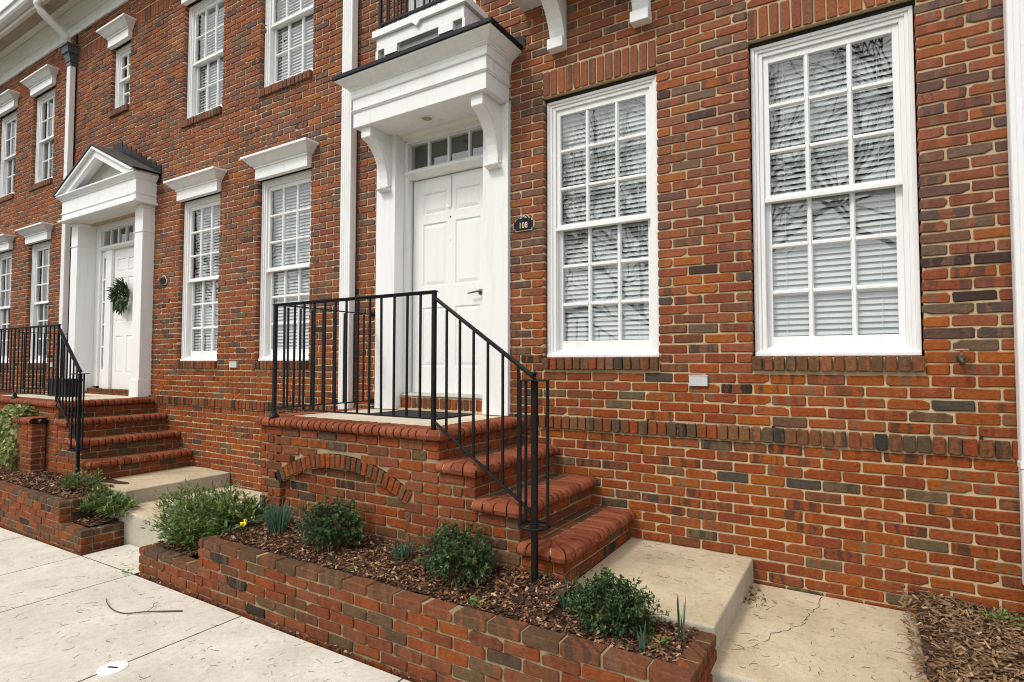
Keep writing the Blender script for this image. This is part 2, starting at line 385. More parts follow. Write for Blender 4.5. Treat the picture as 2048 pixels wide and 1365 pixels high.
# ------------------------------------------------------------------ bricks
def gen_brick(L, H, D, seed, chip=.10):
    q = random.Random(seed); hx, hz = L / 2, H / 2
    out = []
    for sx, sz in ((-1, -1), (1, -1), (1, 1), (-1, 1)):
        if q.random() < chip: cx, cz = q.uniform(.010, min(.036, L * .2)), q.uniform(.006, H * .40)
        else: cx, cz = q.uniform(.003, .009), q.uniform(.003, .010)
        a = (sx * hx, sz * (hz - cz)); b = (sx * (hx - cx), sz * hz)
        out += [a, b] if (sx, sz) in ((-1, -1), (1, 1)) else [b, a]
    out = [(x + q.uniform(-.0020, .0020), z + q.uniform(-.0026, .0026)) for x, z in out]
    # middle points on long edges
    pts = []
    for i, p in enumerate(out):
        pts.append(p); nx = out[(i + 1) % 8]
        if abs(nx[0] - p[0]) > L * .45: pts.append(((p[0] + nx[0]) / 2 + q.uniform(-.2, .2) * L, (p[1] + nx[1]) / 2 + q.uniform(-.0036, .0028) * (1 if p[1] > 0 else -1)))
    n = len(pts); v = []
    for x, z in pts: v.append((x - math.copysign(min(.005, abs(x) * .5), x), q.uniform(-.0010, .0012), z - math.copysign(min(.0045, abs(z) * .5), z)))
    for x, z in pts: v.append((x, .0048 + q.uniform(-.001, .001), z))
    for x, z in pts: v.append((x, D, z))
    t = [(0, i, i + 1) for i in range(1, n - 1)]
    for k in (0, n):
        for i in range(n):
            j = (i + 1) % n; t += [(k + i, k + n + i, k + n + j), (k + i, k + n + j, k + j)]
    return np.array(v), np.array(t, np.int32), (L, H)
STRETCH = [gen_brick(.193, .0562, .09, 100 + i) for i in range(16)]
HALF = [gen_brick(.0915, .0562, .09, 200 + i, .08) for i in range(8)]
ROWL = [gen_brick(.0575, .0925, .10, 300 + i, .08) for i in range(8)]
SOLD = [gen_brick(.0575, .195, .10, 400 + i, .08) for i in range(6)]
VARS = {}
def variant_mesh(tagname, i, v, t):
    k = (tagname, i)
    if k not in VARS:
        VARS[k] = meshdata('brick', v, t, [MORTAR])
    return VARS[k]
R_FRONT = np.eye(3)
R_RIGHT = np.array([[0, -1, 0], [1, 0, 0], [0, 0, 1.]])      # local -y -> +x ; local x -> +y
R_LEFT = np.array([[0, 1, 0], [-1, 0, 0], [0, 0, 1.]])       # faces -x
R_UPY = np.array([[0, 1, 0], [1, 0, 0], [0, 0, -1.]])        # placeholder, fixed below
def rot_up(along_y):
    # front (-y) -> +z ; local x along world y or x ; local z the remaining axis
    if along_y: ex, ey = np.array([0, 1, 0.]), np.array([0, 0, -1.])
    else: ex, ey = np.array([1, 0, 0.]), np.array([0, 0, -1.])
    ez = np.cross(ex, ey); return np.stack([ex, ey, ez], 1)
class Bricks:
    def __init__(s): s.items = []      # (kind, idx, R, pos, scale, palette)
    def put(s, kind, R, pos, w=None, h=None, pal='face', jit=1):
        lst = {'s': STRETCH, 'h': HALF, 'r': ROWL, 'o': SOLD}[kind]
        i = random.randrange(len(lst)); v, t, (L, H) = lst[i]
        sx = (w or L) / L; sz = (h or H) / H
        if jit and kind in 'sh' and random.random() < .5: pass
        flip = -1 if random.random() < .5 else 1
        a = random.gauss(0, .006) * jit
        J = np.array([[math.cos(a), 0, -math.sin(a)], [0, 1, 0], [math.sin(a), 0, math.cos(a)]])
        off = np.array([random.uniform(-.0012, .0012), random.uniform(-.0035, .0012), random.uniform(-.0012, .0012)]) * jit
        s.items.append((kind, i, R @ J, np.asarray(pos, float) + R @ off, (sx, 1, sz), pal, flip))
    def course(s, R, O, s0, s1, z0, z1, phase, pal='face', excl=(), unit=.2032, jit=1):
        """one running-bond course; O + s*R[:,0]; joints where s = phase + k*unit"""
        segs = [[s0, s1, z0, z1]]
        for (a, b, c, d) in excl:
            new = []
            for g in segs:
                if b <= g[0] or a >= g[1] or d <= g[2] or c >= g[3]: new.append(g); continue
                ov = min(d, g[3]) - max(c, g[2])
                if ov < .35 * (g[3] - g[2]) and g[0] >= a - 1e-6 and g[1] <= b + 1e-6:
                    new.append([g[0], g[1], d, g[3]] if c <= g[2] else [g[0], g[1], g[2], c]); continue
                if ov < .012: new.append(g); continue
                if a > g[0]: new.append([g[0], a, g[2], g[3]])
                if ov < .75 * (z1 - z0):
                    lo = [max(a, g[0]), min(b, g[1]), g[2], c] if c > g[2] else [max(a, g[0]), min(b, g[1]), d, g[3]]
                    if lo[3] - lo[2] > .016: new.append(lo)
                if b < g[1]: new.append([b, g[1], g[2], g[3]])
            segs = new
        for a, b, c, d in segs:
            if b - a < .03 or d - c < .016: continue
            k = math.floor((a - phase) / unit); x = phase + k * unit; cuts = [a]
            while x < b - .02:
                if x > a + .03: cuts.append(x + random.uniform(-.004, .004))
                x += unit
            if b - cuts[-1] < .03 and len(cuts) > 1: cuts[-1] = b
            else: cuts.append(b)
            for i in range(len(cuts) - 1):
                p, q = cuts[i], cuts[i + 1]
                l = p + (.0052 if i > 0 or a > s0 + 1e-6 and False else 0); r = q - (.0052 if i < len(cuts) - 2 else 0)
                w = r - l
                if w < .022: continue
                kind = 's' if w > .13 else 'h'
                zc = (c + d) / 2; pos = np.asarray(O, float) + R[:, 0] * ((l + r) / 2) + np.array([0, 0, zc])
                s.put(kind, R, pos, w, (d - c) - .0100, pal, jit)
    def row(s, kind, R, O, s0, s1, zc, h, pal, pitch=.0672, jit=1):
        n = max(1, round((s1 - s0) / pitch)); p = (s1 - s0) / n
        for i in range(n):
            w = p - .0085 + random.uniform(-.003, .003)
            s.put(kind, R, np.asarray(O, float) + R[:, 0] * (s0 + (i + .5) * p) + np.array([0, 0, zc]), w, h, pal, jit)
    def build(s, parent, limit=300, name='brick'):
        P = np.array([it[3] for it in s.items]); pr = project(P)
        sc = []
        for it, q in zip(s.items, pr):
            v, t, (L, H) = {'s': STRETCH, 'h': HALF, 'r': ROWL, 'o': SOLD}[it[0]][it[1]]
            if q[2] < .3 or not (-5 < q[0] < 2053 and -5 < q[1] < 1370): sc.append(0); continue
            R = it[2]; ax = project(np.array([it[3] - R[:, 0] * L * it[4][0] / 2, it[3] + R[:, 0] * L * it[4][0] / 2, it[3] - R[:, 2] * H * it[4][2] / 2, it[3] + R[:, 2] * H * it[4][2] / 2]))
            fac = abs(np.cross(ax[1, :2] - ax[0, :2], ax[3, :2] - ax[2, :2])); sc.append(fac)
        order = np.argsort(-np.array(sc)); pick = set(int(i) for i in order[:limit] if sc[i] > 60)
        rest = []; pals = []; off = np.array(rel(parent))
        for i, it in enumerate(s.items):
            kind, vi, R, pos, scl, pal, flip = it
            v, t, LH = {'s': STRETCH, 'h': HALF, 'r': ROWL, 'o': SOLD}[kind][vi]
            if i in pick:
                me = variant_mesh(kind, vi, v, t)
                o = bpy.data.objects.new(name, me)
                if flip < 0: R = R @ np.diag([-1, 1, -1.])
                M = Matrix(((R * np.array(scl)).tolist())).to_4x4(); M.translation = Vector(pos - off)
                o.matrix_local = M; COL.objects.link(o); o.parent = parent; o.matrix_parent_inverse = Matrix()
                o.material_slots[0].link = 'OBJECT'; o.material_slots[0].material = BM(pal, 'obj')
            else:
                if pal not in pals: pals.append(pal)
                RR = R @ np.diag([-1, 1, -1.]) if flip < 0 else R
                vv = (v * np.array(scl)) @ RR.T + pos
                rest.append((vv, t, random.random(), pals.index(pal)))
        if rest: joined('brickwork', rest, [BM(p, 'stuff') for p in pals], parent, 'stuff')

H = .0661; U = .2032

# generic holed mortar backing: plane y=.009 with reveals
def backing(mb, x0, x1, z0, z1, holes, y=.0068, depth=.13, e=.006):
    xs = sorted({x0, x1, *[h[0] - e for h in holes], *[h[1] + e for h in holes]}); xs = [x for x in xs if x0 <= x <= x1]
    zs = sorted({z0, z1, *[h[2] - e for h in holes], *[h[3] + e for h in holes]}); zs = [z for z in zs if z0 <= z <= z1]
    for i in range(len(xs) - 1):
        for j in range(len(zs) - 1):
            xm, zm = (xs[i] + xs[i + 1]) / 2, (zs[j] + zs[j + 1]) / 2
            if any(h[0] - e < xm < h[1] + e and h[2] - e < zm < h[3] + e for h in holes): continue
            mb.add([(xs[i], y, zs[j]), (xs[i + 1], y, zs[j]), (xs[i + 1], y, zs[j + 1]), (xs[i], y, zs[j + 1])], [(0, 1, 2, 3)])
    for a, b, c, d in holes:
        a -= e; b += e; c -= e; d += e
        mb.add([(a, y, c), (b, y, c), (b, y, d), (a, y, d), (a, depth, c), (b, depth, c), (b, depth, d), (a, depth, d)],
               [(0, 4, 5, 1), (1, 5, 6, 2), (2, 6, 7, 3), (3, 7, 4, 0)])

# ------------------------------------------------------------------ windows
PANE_CACHE = {}
def pane_mesh(w, h):
    k = (round(w, 3), round(h, 3))
    if k not in PANE_CACHE:
        PANE_CACHE[k] = meshdata('pane', [(-w / 2, 0, -h / 2), (w / 2, 0, -h / 2), (w / 2, 0, h / 2), (-w / 2, 0, h / 2)], [(0, 1, 2, 3)], [GLASS])
    return PANE_CACHE[k]
def window(parent, x0, x1, z0, z1, cols=3, rows=3, rec=.055, blind=None, near=False):
    """double-hung sash window in opening x0..x1, z0..z1 of the wall plane"""
    w = bpy.data.objects.new('window', None); w.empty_display_size = .1; w.location = Vector((x0, 0, z0)) - rel(parent); link(w, parent)
    g = .006; a, b, c, d = x0 + g, x1 - g, z0, z1 - .022
    # outer casing with stepped moulding
    f = MB()
    for (i, wd, ya) in ((0, .022, rec - .006), (.022, .020, rec + .004), (.042, .026, rec + .014)):
        f.box(a + i, a + i + wd, ya, rec + .09, c, d - i)
        f.box(b - i - wd, b - i, ya, rec + .09, c, d - i)
        f.box(a + i + wd, b - i - wd, ya + .0005, rec + .09, d - i - wd, d - i)
    f.obj('window_frame', WHITE, w, .002)
    l = MB(); l.box(x0 + .002, x1 - .002, .045, rec + .09, z1 - .0215, z1 - .001); l.obj('lintel_shadow_strip', GAP, w)  # steel lintel with the shadow gap below it, shade painted in as near-black
    s = MB(); s.prismx([(rec - .02, c), (rec - .02, c + .022), (rec + .05, c + .062), (rec + .12, c + .062), (rec + .12, c)], a + .001, b - .001)
    s.obj('window_sill', WHITE, w, .003)
    ia, ib = a + .068, b - .068; top = d - .068; bot = c + .062; mid = (top + bot) / 2 + .012
    st = .034; mu = .030
    for (lo, hi, y, rail_lo, rail_hi, nm) in ((mid - .022, top, rec + .030, .042, .045, 'upper_sash'), (bot, mid + .016, rec + .066, .066, .036, 'lower_sash')):
        m = MB(); m.box(ia, ia + st, y, y + .034, lo, hi); m.box(ib - st, ib, y, y + .034, lo, hi)
        m.box(ia + st, ib - st, y + .0006, y + .034, lo, lo + rail_lo); m.box(ia + st, ib - st, y + .0006, y + .034, hi - rail_hi, hi)
        if nm == 'upper_sash': m.box(ia - .004, ib + .004, y - .010, y + .01, lo - .004, lo + .020)
        m.obj(nm, WHITE, w, .002)
        gx0, gx1, gz0, gz1 = ia + st, ib - st, lo + rail_lo, hi - rail_hi
        pw = (gx1 - gx0 - mu * (cols - 1)) / cols; ph = (gz1 - gz0 - mu * (rows - 1)) / rows
        mm = MB()
        prof = [(-mu / 2, .030), (-mu / 2, .014), (-.007, .003), (.007, .003), (mu / 2, .014), (mu / 2, .030)]
        for i in range(1, cols):
            xc = gx0 + i * pw + (i - .5) * mu
            v = [(xc + dx, y + dy, gz0) for dx, dy in prof] + [(xc + dx, y + dy, gz1) for dx, dy in prof]
            mm.add(v, [(q, (q + 1) % 6, (q + 1) % 6 + 6, q + 6) for q in range(6)])
        for j in range(1, rows):
            zc = gz0 + j * ph + (j - .5) * mu
            for i in range(cols):
                xa = gx0 + i * (pw + mu) - (0 if i == 0 else .004); xb = gx0 + i * (pw + mu) + pw + (0 if i == cols - 1 else .004)
                v = [(xa, y + dy + .0008, zc + dx) for dx, dy in prof] + [(xb, y + dy + .0008, zc + dx) for dx, dy in prof]
                mm.add(v, [(q + 6, (q + 1) % 6 + 6, (q + 1) % 6, q) for q in range(6)])
        mm.obj('muntins', WHITE, w)
        for i in range(cols):
            for j in range(rows):
                o = bpy.data.objects.new('pane', pane_mesh(pw, ph)); link(o, w)
                o.location = Vector((gx0 + i * (pw + mu) + pw / 2, y + .020, gz0 + j * (ph + mu) + ph / 2)) - rel(w)
    if blind:
        t = thing('window_blind', blind, 'blind', ((x0 + x1) / 2, rec + .118, bot))
        W = ib - ia - .03; pitch = .0365; n = int((top - bot - .06) / pitch)
        tl = math.radians(56)
        pr = [(-.021, -.0012), (-.007, .0022), (.007, .0022), (.021, -.0012)]
        sm = meshdata('slat', [(sx * W / 2, p * math.cos(tl) - q * math.sin(tl), p * math.sin(tl) + q * math.cos(tl)) for sx in (-1, 1) for p, q in pr],
                      [(i, i + 1, i + 5, i + 4) for i in range(3)], [SLAT], True)
        for k in range(n):
            o = bpy.data.objects.new('slat', sm); link(o, t); o.location = (random.uniform(-.001, .001), 0, .055 + k * pitch)
            o.rotation_euler = (random.uniform(-.09, .09), random.uniform(-.003, .003), 0)
        m = MB(); m.box((x0 + x1) / 2 - W / 2, (x0 + x1) / 2 + W / 2, rec + .108, rec + .130, bot + .012, bot + .030); m.obj('bottom_rail', SLAT, t, .002)
        m = MB(); m.box((x0 + x1) / 2 - W / 2, (x0 + x1) / 2 + W / 2, rec + .102, rec + .14, top - .01, top + .03); m.obj('head_rail', SLAT, t, .002)
        m = MB()
        for sx in (-.33, .33): m.tube([((x0 + x1) / 2 + sx * W * 1.1, rec + .096, bot + .03), ((x0 + x1) / 2 + sx * W * 1.1, rec + .096, top)], .0013, 4)
        m.obj('ladder_cords', SLAT, t)
    return w

def crown_header(parent, x0, x1, zb):
    """white cornice board over a window; zb = bottom"""
    h = MB(); xc0, xc1 = x0 + .025, x1 + .005
    h.wrap([(0, zb), (0, zb + .115)], xc0, xc1, -.055, .004)
    h.wrap([(.0, zb + .115), (.012, zb + .118), (.012, zb + .135), (.030, zb + .142), (.052, zb + .165), (.078, zb + .195), (.100, zb + .212), (.112, zb + .214), (.112, zb + .238), (.0, zb + .246)],
           xc0, xc1, -.055, .004, cap=True)
    return h.obj('window_header', WHITE, parent)

# ------------------------------------------------------------------ TOWNHOUSES
holesR = []
def house(name_label, x0, x1, zoff, openings, excl, sills, lintels, ztop, phase_up, phase_lo, belt=None, right_end=None):
    t = thing('townhouse', name_label, 'house', ((x0 + x1) / 2, 0, -1.15), 'townhouses in the brick row')
    mb = MB(); backing(mb, x0, x1, -1.3, ztop + .6, openings)
    wall = mb.obj('wall', MORTAR, t)
    # closed dark interior behind the facade
    r = MB(); y0, y1 = .131, 4.5
    r.add([(x0, y0, -1.3), (x1, y0, -1.3), (x1, y1, -1.3), (x0, y1, -1.3), (x0, y0, ztop + .6), (x1, y0, ztop + .6), (x1, y1, ztop + .6), (x0, y1, ztop + .6)],
          [(0, 1, 2, 3), (4, 7, 6, 5), (1, 5, 6, 2), (2, 6, 7, 3), (3, 7, 4, 0)])
    r.obj('interior', ROOM, t)
    B = Bricks(); ex = list(openings) + list(excl)
    ex += [(a, b, c, d) for a, b, c, d in sills] + [(a, b, c, d) for a, b, c, d in lintels]
    z = zoff
    n = 1
    while z > -1.25:
        B.course(R_FRONT, (0, 0, 0), x0, x1, z - H + .0, z, phase_lo + (U / 2 if n % 2 else 0), 'base', ex); z -= H; n += 1
    B.row('r', R_FRONT, (0, -.022, 0), x0 + .003, x1, zoff + .054, .0925, 'water') if not belt else None
    if belt:
        for a, b in belt: B.row('r', R_FRONT, (0, -.022, 0), a, b, zoff + .054, .0925, 'water')
    z = zoff + .108; m = 1
    while z < ztop:
        B.course(R_FRONT, (0, 0, 0), x0, x1, z, z + H, phase_up + (0 if m % 2 == 0 else U / 2), 'base' if m < 6 else 'face', ex); z += H; m += 1
    for a, b, c, d in sills: B.row('r', R_FRONT, (0, -.03, 0), a, b, (c + d) / 2 + .002, d - c - .006, 'sill', .064)
    for a, b, c, d in lintels: B.row('o', R_FRONT, (0, -.001, 0), a, b, (c + d) / 2, d - c - .012, 'lintel', .0668)
    B.build(wall)
    return t, wall

# --- house with door number 108
WR = (1.25, 2.14, .548, 2.60); WM = (-.27, .64, .548, 2.60)
DOOR = (-1.85, -.79, .10, 2.64)
opA = [WR, WM, DOOR, (-1.75, -.93, 3.44, 6.2)]
silA = [(1.245, 2.145, .452, .548), (-.275, .645, .452, .548)]
linA = [(1.245, 2.147, 2.604, 2.812), (-.277, .642, 2.604, 2.812)]
XL, XR = -2.36, 3.9
tA, wallA = house('red brick townhouse with the numbered door and two large sash windows', XL, XR, 0.0, opA, [(-2.05, -.575, .07, 2.66), (-.46, 0, 0, 0)],
    silA, linA, 6.4, .0294, 0.0, belt=[(XL + .003, -2.05), (-.575, XR)])
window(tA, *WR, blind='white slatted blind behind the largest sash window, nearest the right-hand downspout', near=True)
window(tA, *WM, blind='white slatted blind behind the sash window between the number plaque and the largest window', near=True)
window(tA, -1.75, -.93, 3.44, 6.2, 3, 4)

# --- middle house with pediment door
dzB = -.02
XB0, XB1 = -8.62, -2.44
L1 = (-5.53, -4.66, .528, 2.58); L2 = (-3.93, -3.03, .528, 2.58)
U1 = (-5.53, -4.66, 3.59, 5.14); U2 = (-3.93, -3.03, 3.59, 5.14); US = (-7.48, -6.93, 4.17, 5.14)
DOORB = (-8.05, -6.37, .08, 2.58)
opB = [L1, L2, U1, U2, US, DOORB]
silB = [(a - .0, b + .0, c - .096, c) for a, b, c, d in (L1, L2, U1, U2, US)]
def band(x0, x1, ops, z0, z1):
    xs = [x0]
    for o in sorted(ops): xs += [o[0] - .12, o[1] + .12]
    xs.append(x1); return [(xs[i], xs[i + 1], z0, z1) for i in range(0, len(xs), 2) if xs[i + 1] - xs[i] > .1]
linB = band(XB0 + .02, XB1 - .02, [U1, U2, US], 5.23, 5.43)
tB, wallB = house('red brick townhouse with the pedimented doorway, wreath and tall downspouts at both ends', XB0, XB1, dzB, opB, [(-8.27, -6.15, -.2, 2.9), (-8.1, -6.3, 2.9, 3.3)],
    silB, linB, 5.72, .06, .03)
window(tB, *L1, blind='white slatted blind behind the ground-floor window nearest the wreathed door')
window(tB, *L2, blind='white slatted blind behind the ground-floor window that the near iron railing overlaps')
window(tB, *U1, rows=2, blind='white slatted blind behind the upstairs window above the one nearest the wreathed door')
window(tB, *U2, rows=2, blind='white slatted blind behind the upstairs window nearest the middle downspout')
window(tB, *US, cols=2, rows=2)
for o in (L1, L2): crown_header(tB, (o[0] + o[1]) / 2 - .45, (o[0] + o[1]) / 2 + .45, 2.552)
for o in (U1, U2): crown_header(tB, (o[0] + o[1]) / 2 - .45, (o[0] + o[1]) / 2 + .45, 5.11)
crown_header(tB, (US[0] + US[1]) / 2 - .31, (US[0] + US[1]) / 2 + .31, 5.11)

# --- far left house
XC0, XC1 = -15.5, -8.72
opC = []
for xa in (-10.28, -11.88, -13.48):
    opC += [(xa, xa + .87, .50, 2.55), (xa, xa + .87, 3.53, 5.12)]
silC = [(a, b, c - .096, c) for a, b, c, d in opC]
linC = band(XC0 + .02, XC1 - .02, [o for o in opC if o[2] > 3], 5.23, 5.43)
tC, wallC = house('red brick townhouse at the far left, beyond the left downspout', XC0, XC1, -.06, opC, [], silC, linC, 5.72, .09, .12)
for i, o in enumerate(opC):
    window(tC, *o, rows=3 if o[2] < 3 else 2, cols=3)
    crown_header(tC, (o[0] + o[1]) / 2 - .45, (o[0] + o[1]) / 2 + .45, o[3] - .03)

# --- eaves over the middle and the far left house
def eaves(parent, x0, x1):
    m = MB()
    m.prismx([(-.030, 5.69), (-.030, 5.86), (.0, 5.86), (.0, 5.69)], x0, x1)
    m.obj('frieze_board', WHITE, parent, .003)
    m = MB(); pr = [(-.032, 5.85), (-.055, 5.858), (-.06, 5.875), (-.09, 5.885), (-.12, 5.91), (-.15, 5.945), (-.165, 5.955), (-.165, 5.975), (.0, 5.98), (0, 5.85)]
    m.prismx(pr, x0, x1); m.obj('crown_moulding', SOFFIT, parent)
    m = MB(); m.box(x0, x1, -.26, -.02, 5.976, 5.992); m.obj('soffit_board', SOFFIT, parent, .002)
    m = MB(); x = x0
    while x < x1 - .1:
        m.box(x + .004, min(x + .61, x1) - .004, -.41, -.262, 5.980, 5.990); x += .61
    m.obj('soffit_vent', VENT, parent, .001)
    m = MB(); m.box(x0, x1, -.46, -.411, 5.972, 5.992); m.box(x0, x1, -.480, -.462, 5.95, 6.14); m.obj('fascia', SOFFIT, parent, .002)
    m = MB(); m.prismx([(-.482, 6.01), (-.560, 6.01), (-.585, 6.04), (-.595, 6.10), (-.622, 6.115), (-.622, 6.128), (-.482, 6.128)], x0, x1)
    m.obj('gutter', WHITE, parent, .002)
    m = MB(); m.prismx([(-.60, 6.13), (-.60, 6.14), (.0, 6.42), (3.0, 7.9), (3.0, 6.2), (0, 6.13)], x0, x1); m.obj('roof', SHINGLE, parent)
eaves(tB, XB0 - .05, XB1 + .05); eaves(tC, XC0, XC1 + .05 - .002)

# ------------------------------------------------------------------ downspouts
def downspout(x0, x1, y0, z0, z1, label, elbow=False, boot=False):
    t = thing('downspout', label, 'downspout', ((x0 + x1) / 2, y0, z0))
    m = MB(); n = 5; w = x1 - x0; pts = []
    dep = .072
    for i in range(n):                                   # corrugated face
        a = x0 + w * i / n; pts += [(a + w / n * .12, y0), (a + w / n * .88, y0), (a + w / n * .94, y0 + .004), (a + w / n * 1.06, y0 + .004)]
    pts = pts[:-2]; pts = [(x0, y0 + .010), (x0 + .003, y0 + .002)] + pts + [(x1 - .002, y0 + .002), (x1, y0 + .010), (x1, y0 + dep), (x0, y0 + dep)]
    k = len(pts)
    m.add([(a, b, z0) for a, b in pts] + [(a, b, z1) for a, b in pts], [(i, (i + 1) % k, (i + 1) % k + k, i + k) for i in range(k)] + [tuple(range(k))[::-1], tuple(range(k, 2 * k))])
    m.obj('pipe', WHITE, t)
    return t
dR = downspout(2.522, 2.655, -.088, -.62, 6.0, 'wide white ribbed downspout at the right edge, beside the garden tap')
m = MB(); m.prism([(2.518, -.03), (2.659, -.03), (2.659, .005), (2.518, .005)], -.093, -.012); m.obj('coupling', WHITE, dR, .003)
m = MB(); m.tube([(2.588, -.052, -.60), (2.592, -.056, -.68), (2.61, -.09, -.76), (2.63, -.16, -.83)], [.062, .064, .062, .058], 8); m.obj('elbow', WHITE, dR, smooth=True)
dM = downspout(-2.475, -2.335, -.095, -1.1, 6.2, 'white square downspout left of the numbered door, between it and the upstairs blinds')
dL = downspout(-8.735, -8.615, -.095, -1.1, 5.17, 'white downspout under the dark leader head, left of the pedimented door')
m = MB(); m.wrap([(0, 5.15), (.0, 5.21), (.012, 5.22), (.012, 5.24), (.004, 5.245), (.030, 5.32), (.030, 5.335), (.055, 5.345), (.055, 5.365), (.045, 5.37), (.065, 5.43), (.085, 5.44), (.085, 5.47), (0, 5.472)], -8.74, -8.61, -.10, -.002)
m.obj('leader_head', LEAD, dL, .002)
m = MB(); gp = [(-8.675, -.50, 6.01), (-8.675, -.505, 5.92), (-8.675, -.47, 5.84), (-8.675, -.37, 5.76), (-8.675, -.22, 5.66), (-8.675, -.125, 5.59), (-8.675, -.105, 5.52), (-8.675, -.105, 5.45)]
m.tube(gp, .057, 12); m.obj('gooseneck', WHITE, dL, smooth=True)

# ------------------------------------------------------------------ DOORWAY of house 108
PZ = .078       # platform level
def raised_panel(mb, x0, x1, z0, z1, y):
    mb.add([(x0, y, z0), (x1, y, z0), (x1, y, z1), (x0, y, z1),
            (x0 + .012, y + .010, z0 + .012), (x1 - .012, y + .010, z0 + .012), (x1 - .012, y + .010, z1 - .012), (x0 + .012, y + .010, z1 - .012),
            (x0 + .045, y + .002, z0 + .045), (x1 - .045, y + .002, z0 + .045), (x1 - .045, y + .002, z1 - .045), (x0 + .045, y + .002, z1 - .045)],
           [(0, 1, 5, 4), (1, 2, 6, 5), (2, 3, 7, 6), (3, 0, 4, 7), (4, 5, 9, 8), (5, 6, 10, 9), (6, 7, 11, 10), (7, 4, 8, 11), (8, 9, 10, 11)])
def door(parent, x0, x1, z0, z1, y, panels):
    d = bpy.data.objects.new('door', None); d.location = Vector((x0, y, z0)) - rel(parent); link(d, parent)
    m = MB(); xs = sorted({x0, x1, *[p[0] for p in panels], *[p[1] for p in panels]}); zs = sorted({z0, z1, *[p[2] for p in panels], *[p[3] for p in panels]})
    for i in range(len(xs) - 1):
        for j in range(len(zs) - 1):
            xm, zm = (xs[i] + xs[i + 1]) / 2, (zs[j] + zs[j + 1]) / 2
            if any(p[0] < xm < p[1] and p[2] < zm < p[3] for p in panels): continue
            m.add([(xs[i], y, zs[j]), (xs[i + 1], y, zs[j]), (xs[i + 1], y, zs[j + 1]), (xs[i], y, zs[j + 1])], [(0, 1, 2, 3)])
    m.box(x0, x1, y + .02, y + .045, z0, z1)
    m.obj('door_leaf', WHITE_D, d)
    for p in panels:
        q = MB(); raised_panel(q, *p, y); q.obj('panel', WHITE_D, d)
    return d
dx0, dx1 = -1.762, -.872; yD = .17
pl, pr_ = (dx0 + .118, dx0 + .395), (dx0 + .495, dx1 - .118)
pans = []
for a, b in (pl, pr_): pans += [(a, b, 1.888, 2.088), (a, b, 1.215, 1.80), (a, b, .47, 1.02)]
d1 = door(tA, dx0, dx1, .232, 2.225, yD, pans)
m = MB(); m.box(dx0 - .02, dx1 + .02, yD - .004, yD + .04, .214, .229); m.obj('threshold', GAP, d1)
m = MB(); m.tube([(-.985, .165, 1.128), (-.985, .135, 1.128), (-.995, .122, 1.127), (-1.04, .120, 1.122), (-1.07, .121, 1.116), (-1.088, .120, 1.118)], [.009, .009, .009, .008, .007, .006], 8)
m.lathe([(.026, 0), (.026, .006), (.018, .010)], (-.985, .17, 1.128), 14, axis='y'); m.obj('door_handle', simple('dull_bronze', (.16, .12, .085), .4, .5, .2, metal=.7), d1, smooth=True)
m = MB(); m.lathe([(.007, 0), (.007, .004), (.003, .0045)], (-1.322, .17, 1.835), 10, axis='y'); m.lathe([(.004, 0), (.004, .002)], (-1.318, .17, 1.62), 8, axis='y'); m.obj('peephole', IRON, d1)
m = MB(); m.add([(-1.326, .166, 2.222), (-1.310, .160, 2.222), (-1.310, .156, 1.93), (-1.326, .160, 1.925), (-1.345, .152, 1.925), (-1.372, .160, 1.965), (-1.365, .163, 1.97), (-1.340, .157, 1.935)],
    [(0, 3, 2, 1), (3, 4, 7, 2), (4, 5, 6, 7)]); o = m.obj('loose_weather_strip', WHITE_D, d1); o.modifiers.new('s', 'SOLIDIFY').thickness = .003
# surround
sur = bpy.data.objects.new('door_surround', None); sur.location = Vector((-1.31, 0, PZ)) - rel(tA); link(sur, tA)
for a, b in ((-2.050, -1.812), (-.828, -.578)):
    m = MB(); m.box(a, b, -.034, .128, PZ + .004, 2.6292)
    m.obj('pilaster', WHITE, sur, .003)
m = MB()
for sgn, xa in ((1, -1.811), (-1, -.829)):
    for k, (w_, y_) in enumerate(((.030, .060), (.010, .052))):
        lo, hi = sorted((xa, xa + sgn * (.034 if k == 0 else .012))); m.box(lo, hi, .095 - k * .006, .20, PZ + .11, 2.592)
m.box(-1.776, -.864, .098, .20, 2.572, 2.596)
m.obj('casing', WHITE, sur, .002)
m = MB(); m.prismx([(.075, 2.262), (.062, 2.272), (.062, 2.286), (.080, 2.296), (.095, 2.312), (.12, 2.318), (.2, 2.318), (.2, 2.232), (.12, 2.232), (.10, 2.245)], -1.810, -.830)
m.obj('transom_bar', WHITE, sur, .001)
tr = bpy.data.objects.new('transom_window', None); tr.location = Vector((-1.31, .14, 2.32)) - rel(tA); link(tr, tA)
gx0, gx1 = -1.772, -.868; n = 4; mu = .024; pw = (gx1 - gx0 - mu * (n - 1)) / n
m = MB(); m.box(-1.776, gx0, .125, .165, 2.319, 2.565); m.box(gx1, -.864, .125, .165, 2.319, 2.565); m.box(gx0, gx1, .1255, .165, 2.319, 2.330); m.box(gx0, gx1, .1255, .165, 2.564, 2.572)
for i in range(1, n): m.box(gx0 + i * pw + (i - 1) * mu, gx0 + i * pw + i * mu, .130, .165, 2.330, 2.564)
m.obj('frame', WHITE, tr, .002)
for i in range(n):
    o = bpy.data.objects.new('pane', pane_mesh(pw, .234)); link(o, tr); o.location = Vector((gx0 + i * (pw + mu) + pw / 2, .152, 2.447)) - rel(tr)
